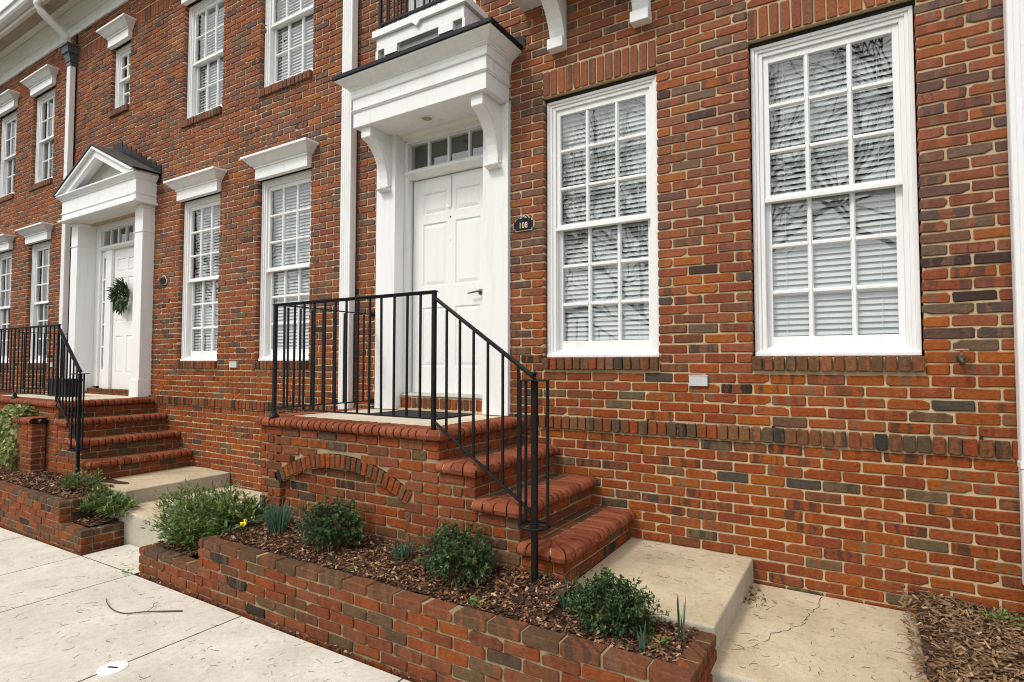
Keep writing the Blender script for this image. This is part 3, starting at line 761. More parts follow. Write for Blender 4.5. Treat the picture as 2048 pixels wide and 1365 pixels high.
# brick threshold below the door
BT = Bricks(); BT.row('r', R_FRONT, (0, .055, 0), -1.81, -.83, PZ + .066, .092, 'sill', .066)
thr = MB(); thr.box(-1.812, -.828, .062, .20, PZ, .205); thr_o = thr.obj('brick_threshold', MORTAR, tA); BT.build(thr_o)
m = MB(); m.prismx([(.05, .206), (.05, .214), (.09, .230), (.21, .231), (.21, .206)], -1.811, -.829); m.obj('door_sill', simple('worn_sill_wood', (.42, .40, .36), .7, .2, .15, 20), tA, .001)

# canopy: entablature carried on two brackets
can = bpy.data.objects.new('door_canopy', None); can.location = Vector((-1.315, 0, 2.62)) - rel(tA); link(can, tA)
cx0, cx1, cyf = -2.043, -.590, -.335
m = MB(); m.wrap([(0, 2.630), (0, 2.762), (.010, 2.764), (.012, 2.772), (.020, 2.776), (.020, 2.784), (.004, 2.786), (.004, 2.888), (.016, 2.890), (.020, 2.902), (.020, 2.955), (.020, 2.96)], cx0, cx1, cyf, .004)
m.obj('fascia', WHITE, can)
m = MB(); m.wrap([(.020, 2.96), (.028, 2.961), (.030, 2.970), (.040, 2.974), (.044, 2.983), (.060, 2.990), (.078, 3.003), (.092, 3.019), (.100, 3.026), (.116, 3.029), (.120, 3.031), (.120, 3.044), (.0, 3.046)], cx0, cx1, cyf, .004)
m.obj('cornice', WHITE, can)
m = MB(); m.wrap([(.122, 3.0465), (.136, 3.046), (.136, 3.080), (.10, 3.088)], cx0, cx1, cyf, .004); m.box(cx1 + .09, cx1 + .158, -.006, .004, 3.05, 3.165); m.box(cx0 - .1, cx1 + .1, -.008, .004, 3.08, 3.17)
m.obj('roof_edge', FLASH, can, .002)
m = MB(); m.add([(cx0 + .001, cyf + .001, 2.6305), (cx1 - .001, cyf + .001, 2.6305), (cx1 - .001, .13, 2.6305), (cx0 + .001, .13, 2.6305)], [(0, 1, 2, 3)]); m.obj('soffit', SOFFIT, can)
m = MB(); m.prismx([(.10, 2.596), (.06, 2.604), (.03, 2.6295), (.128, 2.6295), (.128, 2.596)], -1.811, -.829); m.obj('bed_moulding', SOFFIT, can)
m = MB(); m.lathe([(.066, 0), (.066, -.006), (.058, -.010), (.046, -.006), (.044, .004)], (-1.335, -.150, 2.6300), 20); m.obj('downlight', SOFFIT, can, smooth=False)
m = MB(); m.lathe([(.044, 0), (.03, -.004)], (-1.335, -.150, 2.6265), 16); m.obj('downlight_lens', simple('frosted_lens', (.35, .32, .25), .4, .4, .05), can)
def bracket(parent, xc, w=.105, ztop=2.6300, h=.51, proj=.255, yb=-.034):
    """curved console: side outline in (y,z) swept across its width"""
    g = bpy.data.objects.new('bracket', None); g.location = Vector((xc, 0, ztop)) - rel(parent); link(g, parent)
    ys = lambda d: yb - d
    prof = [(ys(0), ztop), (ys(proj), ztop), (ys(proj), ztop - .085), (ys(proj - .012), ztop - .085)]
    for k in range(9):
        a = k / 8; prof.append((ys((proj - .022) * (1 - math.sin(a * PI / 2)) + .035), ztop - .095 - (h - .125) * (1 - math.cos(a * PI / 2)) ** .9))
    prof += [(ys(.035), ztop - h + .022), (ys(.0), ztop - h + .022)]
    m = MB(); m.prismx(prof, xc - w / 2, xc + w / 2)
    return g, m, prof
for xc in (-1.925, -.705):
    m = MB(); xw = .052; pts = []
    g, mm, prof = bracket(can, xc); mm.obj('bracket_body', WHITE, can, .002)
    COL.objects.unlink(g); bpy.data.objects.remove(g)
    # thin raised side fillet following the curve, block and foot
    inner = MB(); pr2 = [(y + .030 if i > 2 and i < len(prof) - 1 else y, z) for i, (y, z) in enumerate(prof)]
    inner.prismx([(-.034, 2.535)] + [(y + .02, z) for y, z in prof[4:14]] + [(-.034, 2.15)], xc - xw - .012, xc + xw + .012)
    inner.box(xc - .056, xc + .056, -.036 - .262, -.20, 2.540, 2.6295)
    inner.prismx([(-.034, 2.125), (-.034, 2.10), (-.055, 2.10), (-.105, 2.118), (-.105, 2.125)], xc - .066, xc + .066)
    inner.obj('bracket_trim', WHITE, can, .002)

# ------------------------------------------------------------------ balcony over the canopy
bal = bpy.data.objects.new('balcony', None); bal.location = Vector((-1.3, 0, 3.2)) - rel(tA); link(bal, tA)
bx0, bx1, byf = -1.80, -.83, -.30
m = MB(); poly = [(bx0 - .03, 3.40), (-1.345, 3.40), (-1.31, 3.36), (-1.275, 3.40), (bx1 + .03, 3.40), (bx1 + .03, 3.45), (bx0 - .03, 3.45)]
m.box(bx0, bx1, byf, .004, 3.285, 3.395)
m.obj('fascia', WHITE, bal, .003)
m = MB(); m.prism([(bx0 - .03, 3.396), (-1.36, 3.396), (-1.315, 3.352), (-1.27, 3.396), (bx1 + .03, 3.396), (bx1 + .03, 3.458), (bx0 - .03, 3.458)], byf - .028, byf - .002)
m.box(bx0 - .03, bx1 + .03, byf - .0015, .003, 3.397, 3.457); m.obj('floor_edge', WHITE, bal, .002)
m = MB(); m.box(bx0 + .02, bx1 - .02, byf + .05, .004, 3.24, 3.284)
for xa in (bx0 + .10, bx1 - .26): m.box(xa, xa + .15, byf - .006, byf + .10, 3.215, 3.2845)
for xa in (bx0 - .01, bx1 - .02): m.box(xa, xa + .03, byf - .002, .003, 3.20, 3.2845)
m.obj('dentil', WHITE, bal, .002)
for i in range(10):
    m = MB(); x = bx0 + .03 + i * (bx1 - bx0 - .06) / 9; m.box(x - .006, x + .006, byf + .012, byf + .024, 3.53, 4.4); m.obj('baluster', IRON, bal)
for i in range(3):
    m = MB(); y = byf + .1 + i * .09; m.box(bx0 + .024, bx0 + .036, y - .006, y + .006, 3.53, 4.4); m.obj('baluster', IRON, bal)
m = MB(); m.box(bx0 + .015, bx1 - .015, byf + .006, byf + .03, 3.512, 3.53); m.box(bx0 + .015, bx0 + .045, byf + .029, .0, 3.5125, 3.5295); m.obj('bottom_rail', IRON, bal)
m = MB(); m.box(bx0 + .015, bx1 - .015, byf, byf + .036, 4.4, 4.42); m.box(bx0 + .015, bx0 + .045, byf + .035, 0, 4.4005, 4.4195); m.obj('top_rail', IRON, bal)
m = MB(); m.box(bx0 + .015, bx0 + .041, byf + .005, byf + .031, 3.46, 4.40); m.obj('post', IRON, bal)
# second balcony on consoles above the middle window
b2 = bpy.data.objects.new('balcony', None); b2.location = Vector((.25, 0, 3.4)) - rel(tA); link(b2, tA)
m = MB(); m.box(-.30, .74, -.42, .004, 3.42, 3.56); m.obj('floor_edge', WHITE, b2, .003)
for xc in (-.125, .545):
    g, mm, prof = bracket(b2, xc, .125, 3.419, .49, .34, .0); COL.objects.unlink(g); bpy.data.objects.remove(g)
    mm.box(xc - .067, xc + .067, -.085, .0, 2.93, 3.01); mm.obj('bracket_body', WHITE, b2, .002)
m = MB(); m.box(-.45, -.26, -.20, .004, 3.36, 3.43); m.obj('ledge', WHITE, b2, .003)

# ------------------------------------------------------------------ DOORWAY of the middle house
surB = bpy.data.objects.new('door_surround', None); surB.location = Vector((-7.21, 0, .06)) - rel(tB); link(surB, tB)
PZB = PZ - .02
for a, b in ((-8.26, -8.05), (-6.37, -6.16)):
    m = MB(); m.box(a, b, -.142, .15, PZB + .003, 2.588); m.box(a - .012, b + .012, -.156, .02, PZB + .004, .29); m.box(a - .008, b + .008, -.152, .02, 2.23, 2.245)
    m.wrap([(.002, 2.545), (.012, 2.555), (.012, 2.587)], a, b, -.142, .02)
    m.obj('pilaster', WHITE, surB, .003)
m = MB()
for a, b in ((-8.048, -7.905), (-6.515, -6.372)): m.box(a, b, .10, .22, PZB + .1, 2.585)
m.box(-7.904, -6.516, .10, .22, 2.50, 2.586); m.prismx([(.09, 2.195), (.075, 2.205), (.075, 2.225), (.11, 2.245), (.22, 2.245), (.22, 2.18), (.10, 2.18)], -7.904, -6.516)
for a, b in ((-7.752, -7.572), (-6.848, -6.668)): m.box(a, b, .11, .22, .12, 2.179)
m.obj('casing', WHITE, surB, .003)
trb = bpy.data.objects.new('transom_window', None); trb.location = Vector((-7.21, .14, 2.3)) - rel(tB); link(trb, tB)
m = MB(); n = 6; gx0, gx1 = -7.88, -6.54; mu = .022; pw = (gx1 - gx0 - mu * (n - 1)) / n
m.box(-7.904, gx0, .125, .165, 2.246, 2.499); m.box(gx1, -6.516, .125, .165, 2.246, 2.499); m.box(gx0, gx1, .126, .165, 2.246, 2.262); m.box(gx0, gx1, .126, .165, 2.484, 2.499)
for i in range(1, n): m.box(gx0 + i * pw + (i - 1) * mu, gx0 + i * pw + i * mu, .128, .165, 2.262, 2.484)
m.obj('frame', WHITE, trb, .002)
for i in range(n):
    o = bpy.data.objects.new('pane', pane_mesh(pw, .222)); link(o, trb); o.location = Vector((gx0 + i * (pw + mu) + pw / 2, .15, 2.373)) - rel(trb)
for a, b in ((-7.903, -7.753), (-6.667, -6.517)):
    s = bpy.data.objects.new('sidelight', None); s.location = Vector((a, .14, .12)) - rel(tB); link(s, tB)
    m = MB(); g0, g1 = a + .045, b - .030
    m.box(a, g0, .13, .165, .12, 2.179); m.box(g1, b, .13, .165, .12, 2.179); m.box(g0, g1, .131, .165, .12, .42)
    zs = [.42 + i * .335 for i in range(6)]
    for z in zs[1:]: m.box(g0, g1, .131, .165, z - .022, z if z < 2 else 2.179)
    m.obj('frame', WHITE, s, .002)
    for z in zs[:-1]:
        o = bpy.data.objects.new('pane', pane_mesh(g1 - g0, .313)); link(o, s); o.location = Vector(((g0 + g1) / 2, .15, z + .1565)) - rel(s)
pans = []; ax = -7.570; bx = -6.850
for a, b in ((ax + .09, ax + .315), (ax + .405, bx - .09)): pans += [(a, b, 1.83, 2.03), (a, b, 1.10, 1.75), (a, b, .35, .90)]
d2 = door(tB, ax, bx, .128, 2.178, .15, pans)
BT = Bricks(); BT.row('r', R_FRONT, (0, .03, 0), -8.04, -6.38, PZB + .036, .07, 'sill', .066)
thr = MB(); thr.box(-8.048, -6.372, .038, .22, PZB, .120); thr_o = thr.obj('brick_threshold', MORTAR, tB); BT.build(thr_o)
canB = bpy.data.objects.new('pediment_canopy', None); canB.location = Vector((-7.21, 0, 2.59)) - rel(tB); link(canB, tB)
qx0, qx1, qyf = -8.30, -6.12, -.255
m = MB(); m.wrap([(.035, 2.590), (.040, 2.592), (.040, 2.618), (.002, 2.622), (.0, 2.705), (.012, 2.708), (.012, 2.722), (.0, 2.726), (.0, 2.90)], qx0, qx1, qyf, .004); m.obj('entablature', WHITE, canB)
m = MB(); m.wrap([(.0, 2.90), (.012, 2.903), (.016, 2.916), (.030, 2.925), (.046, 2.945), (.060, 2.962), (.066, 2.965), (.066, 2.985), (.0, 2.987)], qx0, qx1, qyf, .004); m.obj('cornice', WHITE, canB)
m = MB(); m.box(qx0, qx1, qyf + .03, .03, 2.5885, 2.5955); m.obj('soffit', SOFFIT, canB)
ex0, ex1, ez, az = qx0 - .075, qx1 + .075, 2.990, 3.515; xm = (ex0 + ex1) / 2
def rake(t, y0, y1, mb):                                # two sloping bands of thickness t below the roof line
    s = (az - ez) / (xm - ex0); L = math.hypot(1, s)
    dv = t * L
    mb.prism([(ex0, ez), (xm, az), (xm, az - dv), (ex0 + dv / s, ez)], y0, y1)
    mb.prism([(xm, az), (ex1, ez), (ex1 - dv / s, ez), (xm, az - dv)], y0, y1)
m = MB(); rake(.035, qyf - .078, .0, m); m.obj('rake_moulding', WHITE, canB)
m = MB(); rake(.135, qyf - .035, qyf + .02, m); m.obj('rake_board', WHITE, canB)
m = MB(); m.prism([(ex0 + .1, ez), (ex1 - .1, ez), (xm, az - .08)], -.10, -.09); m.obj('tympanum', simple('pale_tympanum', (.52, .50, .44), .6, .3, .08), canB)
m = MB(); t_ = .022; s_ = (az - ez) / (xm - ex0)
for (a, b, za, zb) in ((ex0 - .03, xm, ez - .03 * s_, az), (xm, ex1 + .03, az, ez - .03 * s_)):
    m.prism([(a, za + .004), (b, zb + .004), (b, zb + t_ + .004), (a, za + t_ + .004)], qyf - .088, .0)
m.obj('roof_edge', FLASH, canB)
m = MB()
for r_ in range(4):
    for sgn in (-1, 1):
        pass
for i in range(14):                                     # overlapping shingle courses up each slope
    u0 = i / 14; u1 = (i + 1) / 14 + .012
    for sgn in (0, 1):
        pts = []
        for u, dz in ((u0, .012), (min(u1, 1), .006)):
            xx = (ex0 - .03) + (xm - ex0 + .03) * u; xx = xx if sgn == 0 else ex0 + ex1 - xx
            zz = ez - .03 * s_ + (az - ez + .03 * s_) * u + t_ + dz + .004
            pts.append((xx, zz))
        (xa, za), (xb, zb) = pts; v = [(xa, qyf - .086, za), (xa, -.002, za), (xb, -.002, zb), (xb, qyf - .086, zb)]
        v += [(p[0], p[1], p[2] - .008) for p in v]
        f = [(0, 3, 2, 1), (0, 1, 5, 4), (4, 5, 6, 7), (0, 4, 7, 3)]
        if sgn: f = [q[::-1] for q in f]
        m.add(v, f)
m.obj('shingles', SHINGLE, canB)
fl = MB(); n = 9                                        # stepped flashing up the wall, following the brick courses
for sgn in (-1, 1):
    for i in range(n):
        xa = xm + sgn * (i * (ex1 - xm + .04) / n); xb = xm + sgn * ((i + 1) * (ex1 - xm + .04) / n); lo, hi = sorted((xa, xb))
        zt = 3.655 - i * H
        fl.box(lo, hi, -.0085 + (i % 2) * .001, -.0035, zt - .24, zt)
fl.obj('stepped_flashing', FLASH, canB)
m = MB(); m.lathe([(.05, 0), (.05, -.006), (.04, -.008)], (-7.25, -.12, 2.5885), 16); m.obj('downlight', SOFFIT, canB)

# ------------------------------------------------------------------ STAIRS (shared builder)
def nose_profile(rad=.0365, L=.20, n=5):
    p = [(L, 0.)]
    for i in range(n): a = PI / 2 * 0 + PI * i / (n - 1); p.append((rad - rad * math.sin(a), -rad + rad * math.cos(a)))
    p.append((L, -2 * rad)); return p                  # (distance inwards, z)
NP = nose_profile()
def nose_mesh(w, seed, L=.2):
    q = random.Random(seed); v = []
    for x, k in ((-w / 2, .0028), (-w / 2 + .007, 0), (w / 2 - .007, 0), (w / 2, .0028)):
        for i, (d, z) in enumerate(NP):
            zz = z - k if z > -.02 else (z + k if z < -.05 else z); dd = d + (k if 0 < i < len(NP) - 1 and d < .03 else 0)
            v.append((x, dd + q.uniform(-.0008, .0008), zz + q.uniform(-.0006, .0006)))
    n = len(NP); f = []
    for r in range(3): f += [(r * n + i, r * n + i + 1, r * n + i + 1 + n, r * n + i + n) for i in range(n - 1)]
    f += [tuple(range(n))[::-1], tuple(range(3 * n, 4 * n))]
    return v, f
NM = [meshdata('nosing_brick', *nose_mesh(.0590, 50 + i), [NOSE['obj']]) for i in range(5)]
for me in NM:
    for p in me.polygons: p.use_smooth = len(p.vertices) == 4
def nosing_run(parent, core, P0, axis, length, outward, ztop, flip=False):
    """bullnose headers side by side; P0 = outer edge start; axis, outward unit vectors"""
    axis = np.array(axis, float); outw = np.array(outward, float); n = max(1, round(length / .0665)); p = length / n
    off = np.array(rel(parent))
    for i in range(n):
        pos = np.array(P0, float) + axis * (i + .5) * p + np.array([0, 0, ztop])
        o = bpy.data.objects.new('nosing_brick', random.choice(NM))
        M = np.stack([np.cross(-outw, [0, 0, 1.]), -outw, [0, 0, 1.]], 1)      # right handed: x = y cross z
        sc = (p - .0095) / .0590
        mat = Matrix((M * np.array([sc, 1, 1])).tolist()).to_4x4(); mat.translation = Vector(pos + outw * random.uniform(-.0020, .0012) + np.array([0, 0, random.uniform(-.0012, .0012)]) - off)
        o.matrix_local = mat; COL.objects.link(o); o.parent = parent
    # mortar core
    vs = []; prof = [(d + .006 if i not in (0, len(NP) - 1) else d - .004, z * .90 - .0045) for i, (d, z) in enumerate(NP)]
    for e in (0, length):
        for d, z in prof: q = np.array(P0, float) + axis * e - outw * d + np.array([0, 0, ztop + z]); vs.append(tuple(q))
    k = len(prof); fs = [(i, i + 1, i + 1 + k, i + k) for i in range(k - 1)] + [tuple(range(k))[::-1], tuple(range(k, 2 * k)), (k - 1, 0, k, 2 * k - 1)]
    cross = np.dot(np.cross(axis, outw), [0, 0, 1])
    core.add(vs, fs if cross > 0 else [f[::-1] for f in fs], 1)
def nosing_corner(parent, core, C, d1, d2, ztop, L=.2, wedges=4, rc=.045):
    """fan of wedge bricks round an outer corner C (outer edges meet); d1, d2 = directions inwards along both edges"""
    C = np.array([C[0], C[1], 0.]); d1 = np.array([*d1, 0.]); d2 = np.array([*d2, 0.]); piv = C + d1 * L + d2 * L
    def outer(t):        # t 0..1 from edge-1 side (point C + d2*L ... ) round to edge-2 side
        path = [C + d2 * L, C + d2 * rc]
        for k in range(1, 5): a = k / 5 * PI / 2; path.append(C + d1 * rc * (1 - math.cos(a)) * 1.0 + d2 * rc * (1 - math.sin(a)))
        path += [C + d1 * rc, C + d1 * L]
        seg = [np.linalg.norm(path[i + 1] - path[i]) for i in range(len(path) - 1)]; tot = sum(seg); s = t * tot
        for i, g in enumerate(seg):
            if s <= g + 1e-9: return path[i] + (path[i + 1] - path[i]) * (s / g)
            s -= g
        return path[-1]
    def ring(t, inset, shrink=0):
        o = outer(t); v = piv - o; D = np.linalg.norm(v); v /= D; r = []
        for i, (d, z) in enumerate(NP):
            if i in (0, len(NP) - 1): dd = D - .004
            else: dd = min(d + inset, D - .01)
            r.append(o + v * dd + np.array([0, 0, ztop + (z * (1 - shrink) - shrink * .035)]))
        return r
    k = len(NP); off = np.array(rel(parent))
    hand = np.dot(np.cross(d1, d2), [0, 0, 1]) > 0
    for wd in range(wedges):
        t0, t1 = wd / wedges + .014, (wd + 1) / wedges - .014; vs = []; S = 3
        for s in range(S + 1): vs += [q - off for q in ring(t0 + (t1 - t0) * s / S, .0)]
        fs = []
        for s in range(S):
            for i in range(k - 1): a = s * k + i; fs.append((a, a + 1, a + 1 + k, a + k))
        fs += [tuple(range(k))[::-1], tuple(range(S * k, S * k + k))]
        if hand: fs = [f[::-1] for f in fs]
        o = link(bpy.data.objects.new('nosing_brick', meshdata('nosing_brick', vs, fs, [NOSE['obj']])), parent)
    vs = []; S = 10
    for s in range(S + 1): vs += ring(s / S, .0055, .10)
    fs = []
    for s in range(S):
        for i in range(k - 1): a = s * k + i; fs.append((a, a + 1, a + 1 + k, a + k))
    core.add(vs, [f[::-1] for f in fs] if hand else fs, 1)

def stoop(ox, oz, x_left, label, arch=True):
    """brick entrance steps; ox shifts the x of the first one, treads descend to +x"""
    t = thing('entrance_steps', label, 'steps', (ox - 1.0, -.5, oz - .75), 'brick entrance steps')
    body = [-.46, -.175, .140, .425]; nose = [-.415, -.130, .185, .470]; tops = [PZ, -.117, -.322, -.527]
    body = [b + ox for b in body]; nose = [b + ox for b in nose]; tops = [z + oz for z in tops]
    HS = .0683; YF, YN = -1.05, -1.095; zb = -.95 + oz
    core = MB(); e = .009; B = Bricks()
    xl = x_left
    # mortar cores
    core.box(xl + e, body[0] - e, (YF + .0475) if arch else YF + e, .005, zb, tops[0] - .078)
    if arch:
        pass
    for k in (1, 2, 3): core.box(body[k - 1] - .02, body[k] - e, YF + e, .004, zb, tops[k] - .012 if False else tops[k] - .074)
    # treads: solid slab under loose tread bricks
    for k in (1, 2, 3): core.box(body[k - 1] - .015, nose[k] - .19, YN + .19, .003, tops[k] - .075, tops[k] - .004)
    # front face
    z = tops[0] - .0735; n = 0
    AC = (ox - 1.385, oz - 1.545); RI, RO = 1.290, 1.392; xA0, xA1 = AC[0] - .657, AC[0] + .657; zs = oz - .425
    while z > zb:
        z0, z1 = z - HS, z; zm = (z0 + z1) / 2; par = n % 2
        ph = ox + (U / 2 if par else 0) + .02
        exl = []
        if arch:
            if zm > AC[1]:
                ho = math.sqrt(max(0, (RO + .006) ** 2 - (zm - AC[1]) ** 2)) if zm - AC[1] < RO + .006 else 0
                hi = math.sqrt(max(0, (RI - .004) ** 2 - (zm - AC[1]) ** 2)) if zm - AC[1] < RI - .004 else 0
                if zm < zs: ho = .645; hi = .645
                ho = min(ho, .72); hi = min(hi, .64)
                if ho > 0: exl.append((AC[0] - ho, AC[0] + ho, z0 - 1, z1 + 1))
                if hi > .05: B.course(R_FRONT, (0, YF + .040, 0), AC[0] - hi, AC[0] + hi, z0, z1, ph + .05, 'garden')
        xe = body[0] - (.1 if par and z0 > tops[1] - .03 else 0) - (0 if z0 > tops[1] - .03 else .006)
        xs = xl + (.1 if par else 0)
        B.course(R_FRONT, (0, YF, 0), xs, xe, z0, z1, ph, 'garden', exl)
        n += 1; z -= HS
    # side of the stair flight
    z = tops[1] - .0735; n = 0
    while z > zb:
        z0, z1 = z - HS, z; zm = (z0 + z1) / 2; par = n % 2
        xe = body[1] if zm > tops[2] - .03 else (body[2] if zm > tops[3] - .03 else body[3])
        loc = n % 3 if n < 6 else (n - 6) % 2
        xx = xe - .1 if loc == 1 else xe
        hid = body[0] + .004
        B.course(R_FRONT, (0, YF, 0), hid, xx, z0, z1, body[0] + (U / 2 if par else 0) + .004, 'garden'); n += 1; z -= HS
    # risers (face +x) : between nose above and tread below
    zlo = [tops[1], tops[2], tops[3], zb]
    for k in range(4):
        z = tops[k] - .0735; n = 0
        while z > zlo[k] + .02:
            z0 = max(z - H, zlo[k]); par = n % 2
            B.course(R_RIGHT, (body[k], 0, 0), YF + (.1 if not par else .0), -.004, z0, z, .03 + (U / 2 if par else 0), 'garden'); n += 1; z -= H
            if k == 3 and z < -.8 + oz: break
    # left side of platform
    z = tops[0] - .0735; n = 0
    while z > zb:
        B.course(R_LEFT, (xl, 0, 0), .004, -YF - (.0 if n % 2 else .1), z - H, z, .03 + (U / 2 if n % 2 else 0), 'garden'); n += 1; z -= H
    if arch:
        span = math.asin(.66 / RI); nb = 27
        for i in range(nb):
            a = -span + 2 * span * (i + .5) / nb; ca, sa = math.cos(a), math.sin(a)
            R = np.array([[ca, 0, sa], [0, 1, 0], [-sa, 0, ca]]); rm = (RI + RO) / 2
            B.put('r', R, (AC[0] + rm * sa, YF - .003, AC[1] + rm * ca), 2 * span * RI / nb - .007, .096, 'garden', .6)
        v = []; f = []                                   # mortar ring behind the voussoirs
        S = 24
        for i in range(S + 1):
            a = -span - .02 + (2 * span + .04) * i / S
            for r_, y_ in ((RI, YF + .009), (RO, YF + .009), (RI, YF + .05), (RO, YF + .05)): v.append((AC[0] + r_ * math.sin(a), y_, AC[1] + r_ * math.cos(a)))
        for i in range(S):
            b0, b1 = i * 4, i * 4 + 4
            f += [(b0, b0 + 1, b1 + 1, b1), (b0 + 2, b0, b1, b1 + 2)]
        core.add(v, [q[::-1] for q in f])
        # flush mortar plane outside the arch
        S = 24; zt = tops[0] - .078
        for i in range(S):
            xa, xb = AC[0] - .70 + 1.40 * i / S, AC[0] - .70 + 1.40 * (i + 1) / S
            za = AC[1] + math.sqrt(max(0, RO ** 2 - (xa - AC[0]) ** 2)) - .01; zb2 = AC[1] + math.sqrt(max(0, RO ** 2 - (xb - AC[0]) ** 2)) - .01
            core.add([(xa, YF + .009, za), (xb, YF + .009, zb2), (xb, YF + .009, zt), (xa, YF + .009, zt)], [(0, 1, 2, 3)])
        core.box(xl + e, xA0 - .0, YF + .009, YF + .05, zb, zt); core.box(xA1 + .0, body[0] - e, YF + .0092, YF + .05, zb, zt)
        core.add([(xA0, YF + .0092, zb), (AC[0] - .70, YF + .0092, zb), (AC[0] - .70, YF + .0092, zt), (xA0, YF + .0092, zt)], [])
    c = core  # finished below with nosing cores
    # platform nosing: front, both sides
    xo0, xo1 = xl - .045, nose[0]
    steps = []
    nosing_run(t, c, (xo0 + .2, YN, 0), (1, 0, 0), xo1 - xo0 - .4, (0, -1, 0), tops[0])
    nosing_run(t, c, (xo1, YN + .2, 0), (0, 1, 0), -YN - .2 - .002, (1, 0, 0), tops[0])
    nosing_run(t, c, (xo0, YN + .2, 0), (0, 1, 0), -YN - .2 - .002, (-1, 0, 0), tops[0])
    nosing_corner(t, c, (xo1, YN), (-1, 0), (0, 1), tops[0]); nosing_corner(t, c, (xo0, YN), (1, 0), (0, 1), tops[0])
    for k in (1, 2, 3):
        nosing_run(t, c, (nose[k], YN + .2, 0), (0, 1, 0), -YN - .2 - .002, (1, 0, 0), tops[k])
        nosing_corner(t, c, (nose[k], YN), (-1, 0), (0, 1), tops[k])
        x0_ = body[k - 1] + .001
        if nose[k] - .2 - x0_ > .05: nosing_run(t, c, (x0_, YN, 0), (1, 0, 0), nose[k] - .2 - x0_, (0, -1, 0), tops[k])
        RU = rot_up(True)                                # flat bricks behind the nosing
        for xr in (nose[k] - .2 - .034, nose[k] - .2 - .107):
            wdt = .060 if xr > nose[k] - .25 else .076
            B.course(RU, (xr, 0, 0), YN + .21, -.004, 0, 0 + .0661, .01, 'cap') if False else None
            y = YN + .205
            while y < -.03:
                ln = min(.193, -.006 - y); B.put('s', RU, (xr, y + ln / 2, tops[k] - .0005), ln - .002, wdt - .004, 'cap', .5); y += .203
    B.build(t)
    c.obj('mortar_core', [AMORT, NMORT], t)
    m = MB(); m.box(xo0 + .204, xo1 - .204, YN + .204, .0 - .003, tops[0] - .08, tops[0] - .003); m.obj('concrete_inlay', INLAY, t, .004)
    return t
stA = stoop(0, 0, -2.28, 'brick entrance steps with a blind arch in the side, below the numbered door')
stB = stoop(-5.57, -.02, -8.60, 'brick entrance steps with a plain side wall, leading to the wreathed door', arch=False)

# brick pier in front of the left steps
pier = thing('brick_pier', 'short square brick pier with a rounded brick cap, between ivy and left steps', 'pier', (-6.5, -1.15, -.8))
B = Bricks(); px0, px1, pyf = -6.72, -6.31, -1.20
z = -.205; n = 0
while z > -.95:
    par = n % 2
    B.course(R_FRONT, (0, pyf, 0), px0, px1 - (.1 if par else 0), z - H, z, px0 + (0 if par else U / 2), 'garden')
    B.course(R_RIGHT, (px1, 0, 0), pyf + (0 if par else .1), -1.062, z - H, z, pyf + .1, 'garden')
    B.course(R_LEFT, (px0, 0, 0), 1.062, -pyf - .1, z - H, z, 0, 'garden'); n += 1; z -= H
B.build(pier); pc = MB(); pc.box(px0 + .009, px1 - .009, pyf + .009, -1.062, -.97, -.2)
nosing_run(pier, pc, (px0 - .04, pyf - .04, 0), (1, 0, 0), px1 - px0 + .08, (0, -1, 0), -.130)
pc.obj('mortar_core', [AMORT, NMORT], pier)

# ------------------------------------------------------------------ landings, paths, sidewalk
def slab_mesh(mb, x0, x1, y0, y1, z0, z1, m=0): mb.box(x0, x1, y0, y1, z0, z1, m)
def landing(ox, oz, label, wide):
    t = thing('concrete_landing', label, 'step', (ox + .83, -.55, oz - .87), 'concrete landings')
    m = MB(); x0, x1, y0, y1, z0, z1 = ox + .428, ox + 1.235, -1.095, -.003, oz - 1.1, oz - .722
    m.add([(x0, y0, z1 - .012), (x1, y0, z1 - .012), (x1, y1, z1), (x0, y1, z1), (x0, y0, z0), (x1, y0, z0), (x1, y1, z0), (x0, y1, z0)], [(0, 1, 2, 3)])
    m.add([(x0, y0, z1 - .012), (x1, y0, z1 - .012), (x1, y1, z1), (x0, y1, z1), (x0, y0, z0), (x1, y0, z0), (x1, y1, z0), (x0, y1, z0)],
          [(4, 5, 1, 0), (5, 6, 2, 1), (6, 7, 3, 2), (7, 4, 0, 3)], 1)
    o = m.obj('slab', [SLAB, SLABSIDE], t, .012, seg=3)
    import bmesh
    bm = bmesh.new(); bm.from_mesh(o.data); bmesh.ops.remove_doubles(bm, verts=bm.verts, dist=.0005); bm.to_mesh(o.data); bm.free()
    m = MB()
    pts = [(ox + 1.20, -.003), (ox + 1.20, -1.20), (ox + 1.235 + .03, -1.235)]
    return t
landing(0, 0, 'thick tan concrete landing slab at the foot of the near steps', True)
landing(-5.57, -.02, 'thick concrete landing slab at the foot of the left steps, behind low azalea', False)
def path_block(name, x0, x1, y0, y1, z0, z1):
    me = MB(); r = .09; y0c = y0
    pts = [(x0, y1)] + [(x0, y0)] + [(x1, y0), (x1, y1)]
    k = len(pts); v = [(x, y, z1) for x, y in pts] + [(x, y, z0) for x, y in pts]
    me.add(v, [tuple(range(k)), *[(i + k, (i + 1) % k + k, (i + 1) % k, i) for i in range(k)]])
    me.m = [0] + [1] * k
    o = me.obj(name, [SLAB, SLABSIDE], None, .02, seg=3); o['kind'] = 'structure'; return o
path_block('path', 1.20, 2.075, -1.215, -.006, -1.3, -.872)
path_block('path', -4.37, -3.03, -1.215, -.006, -1.3, -.892)
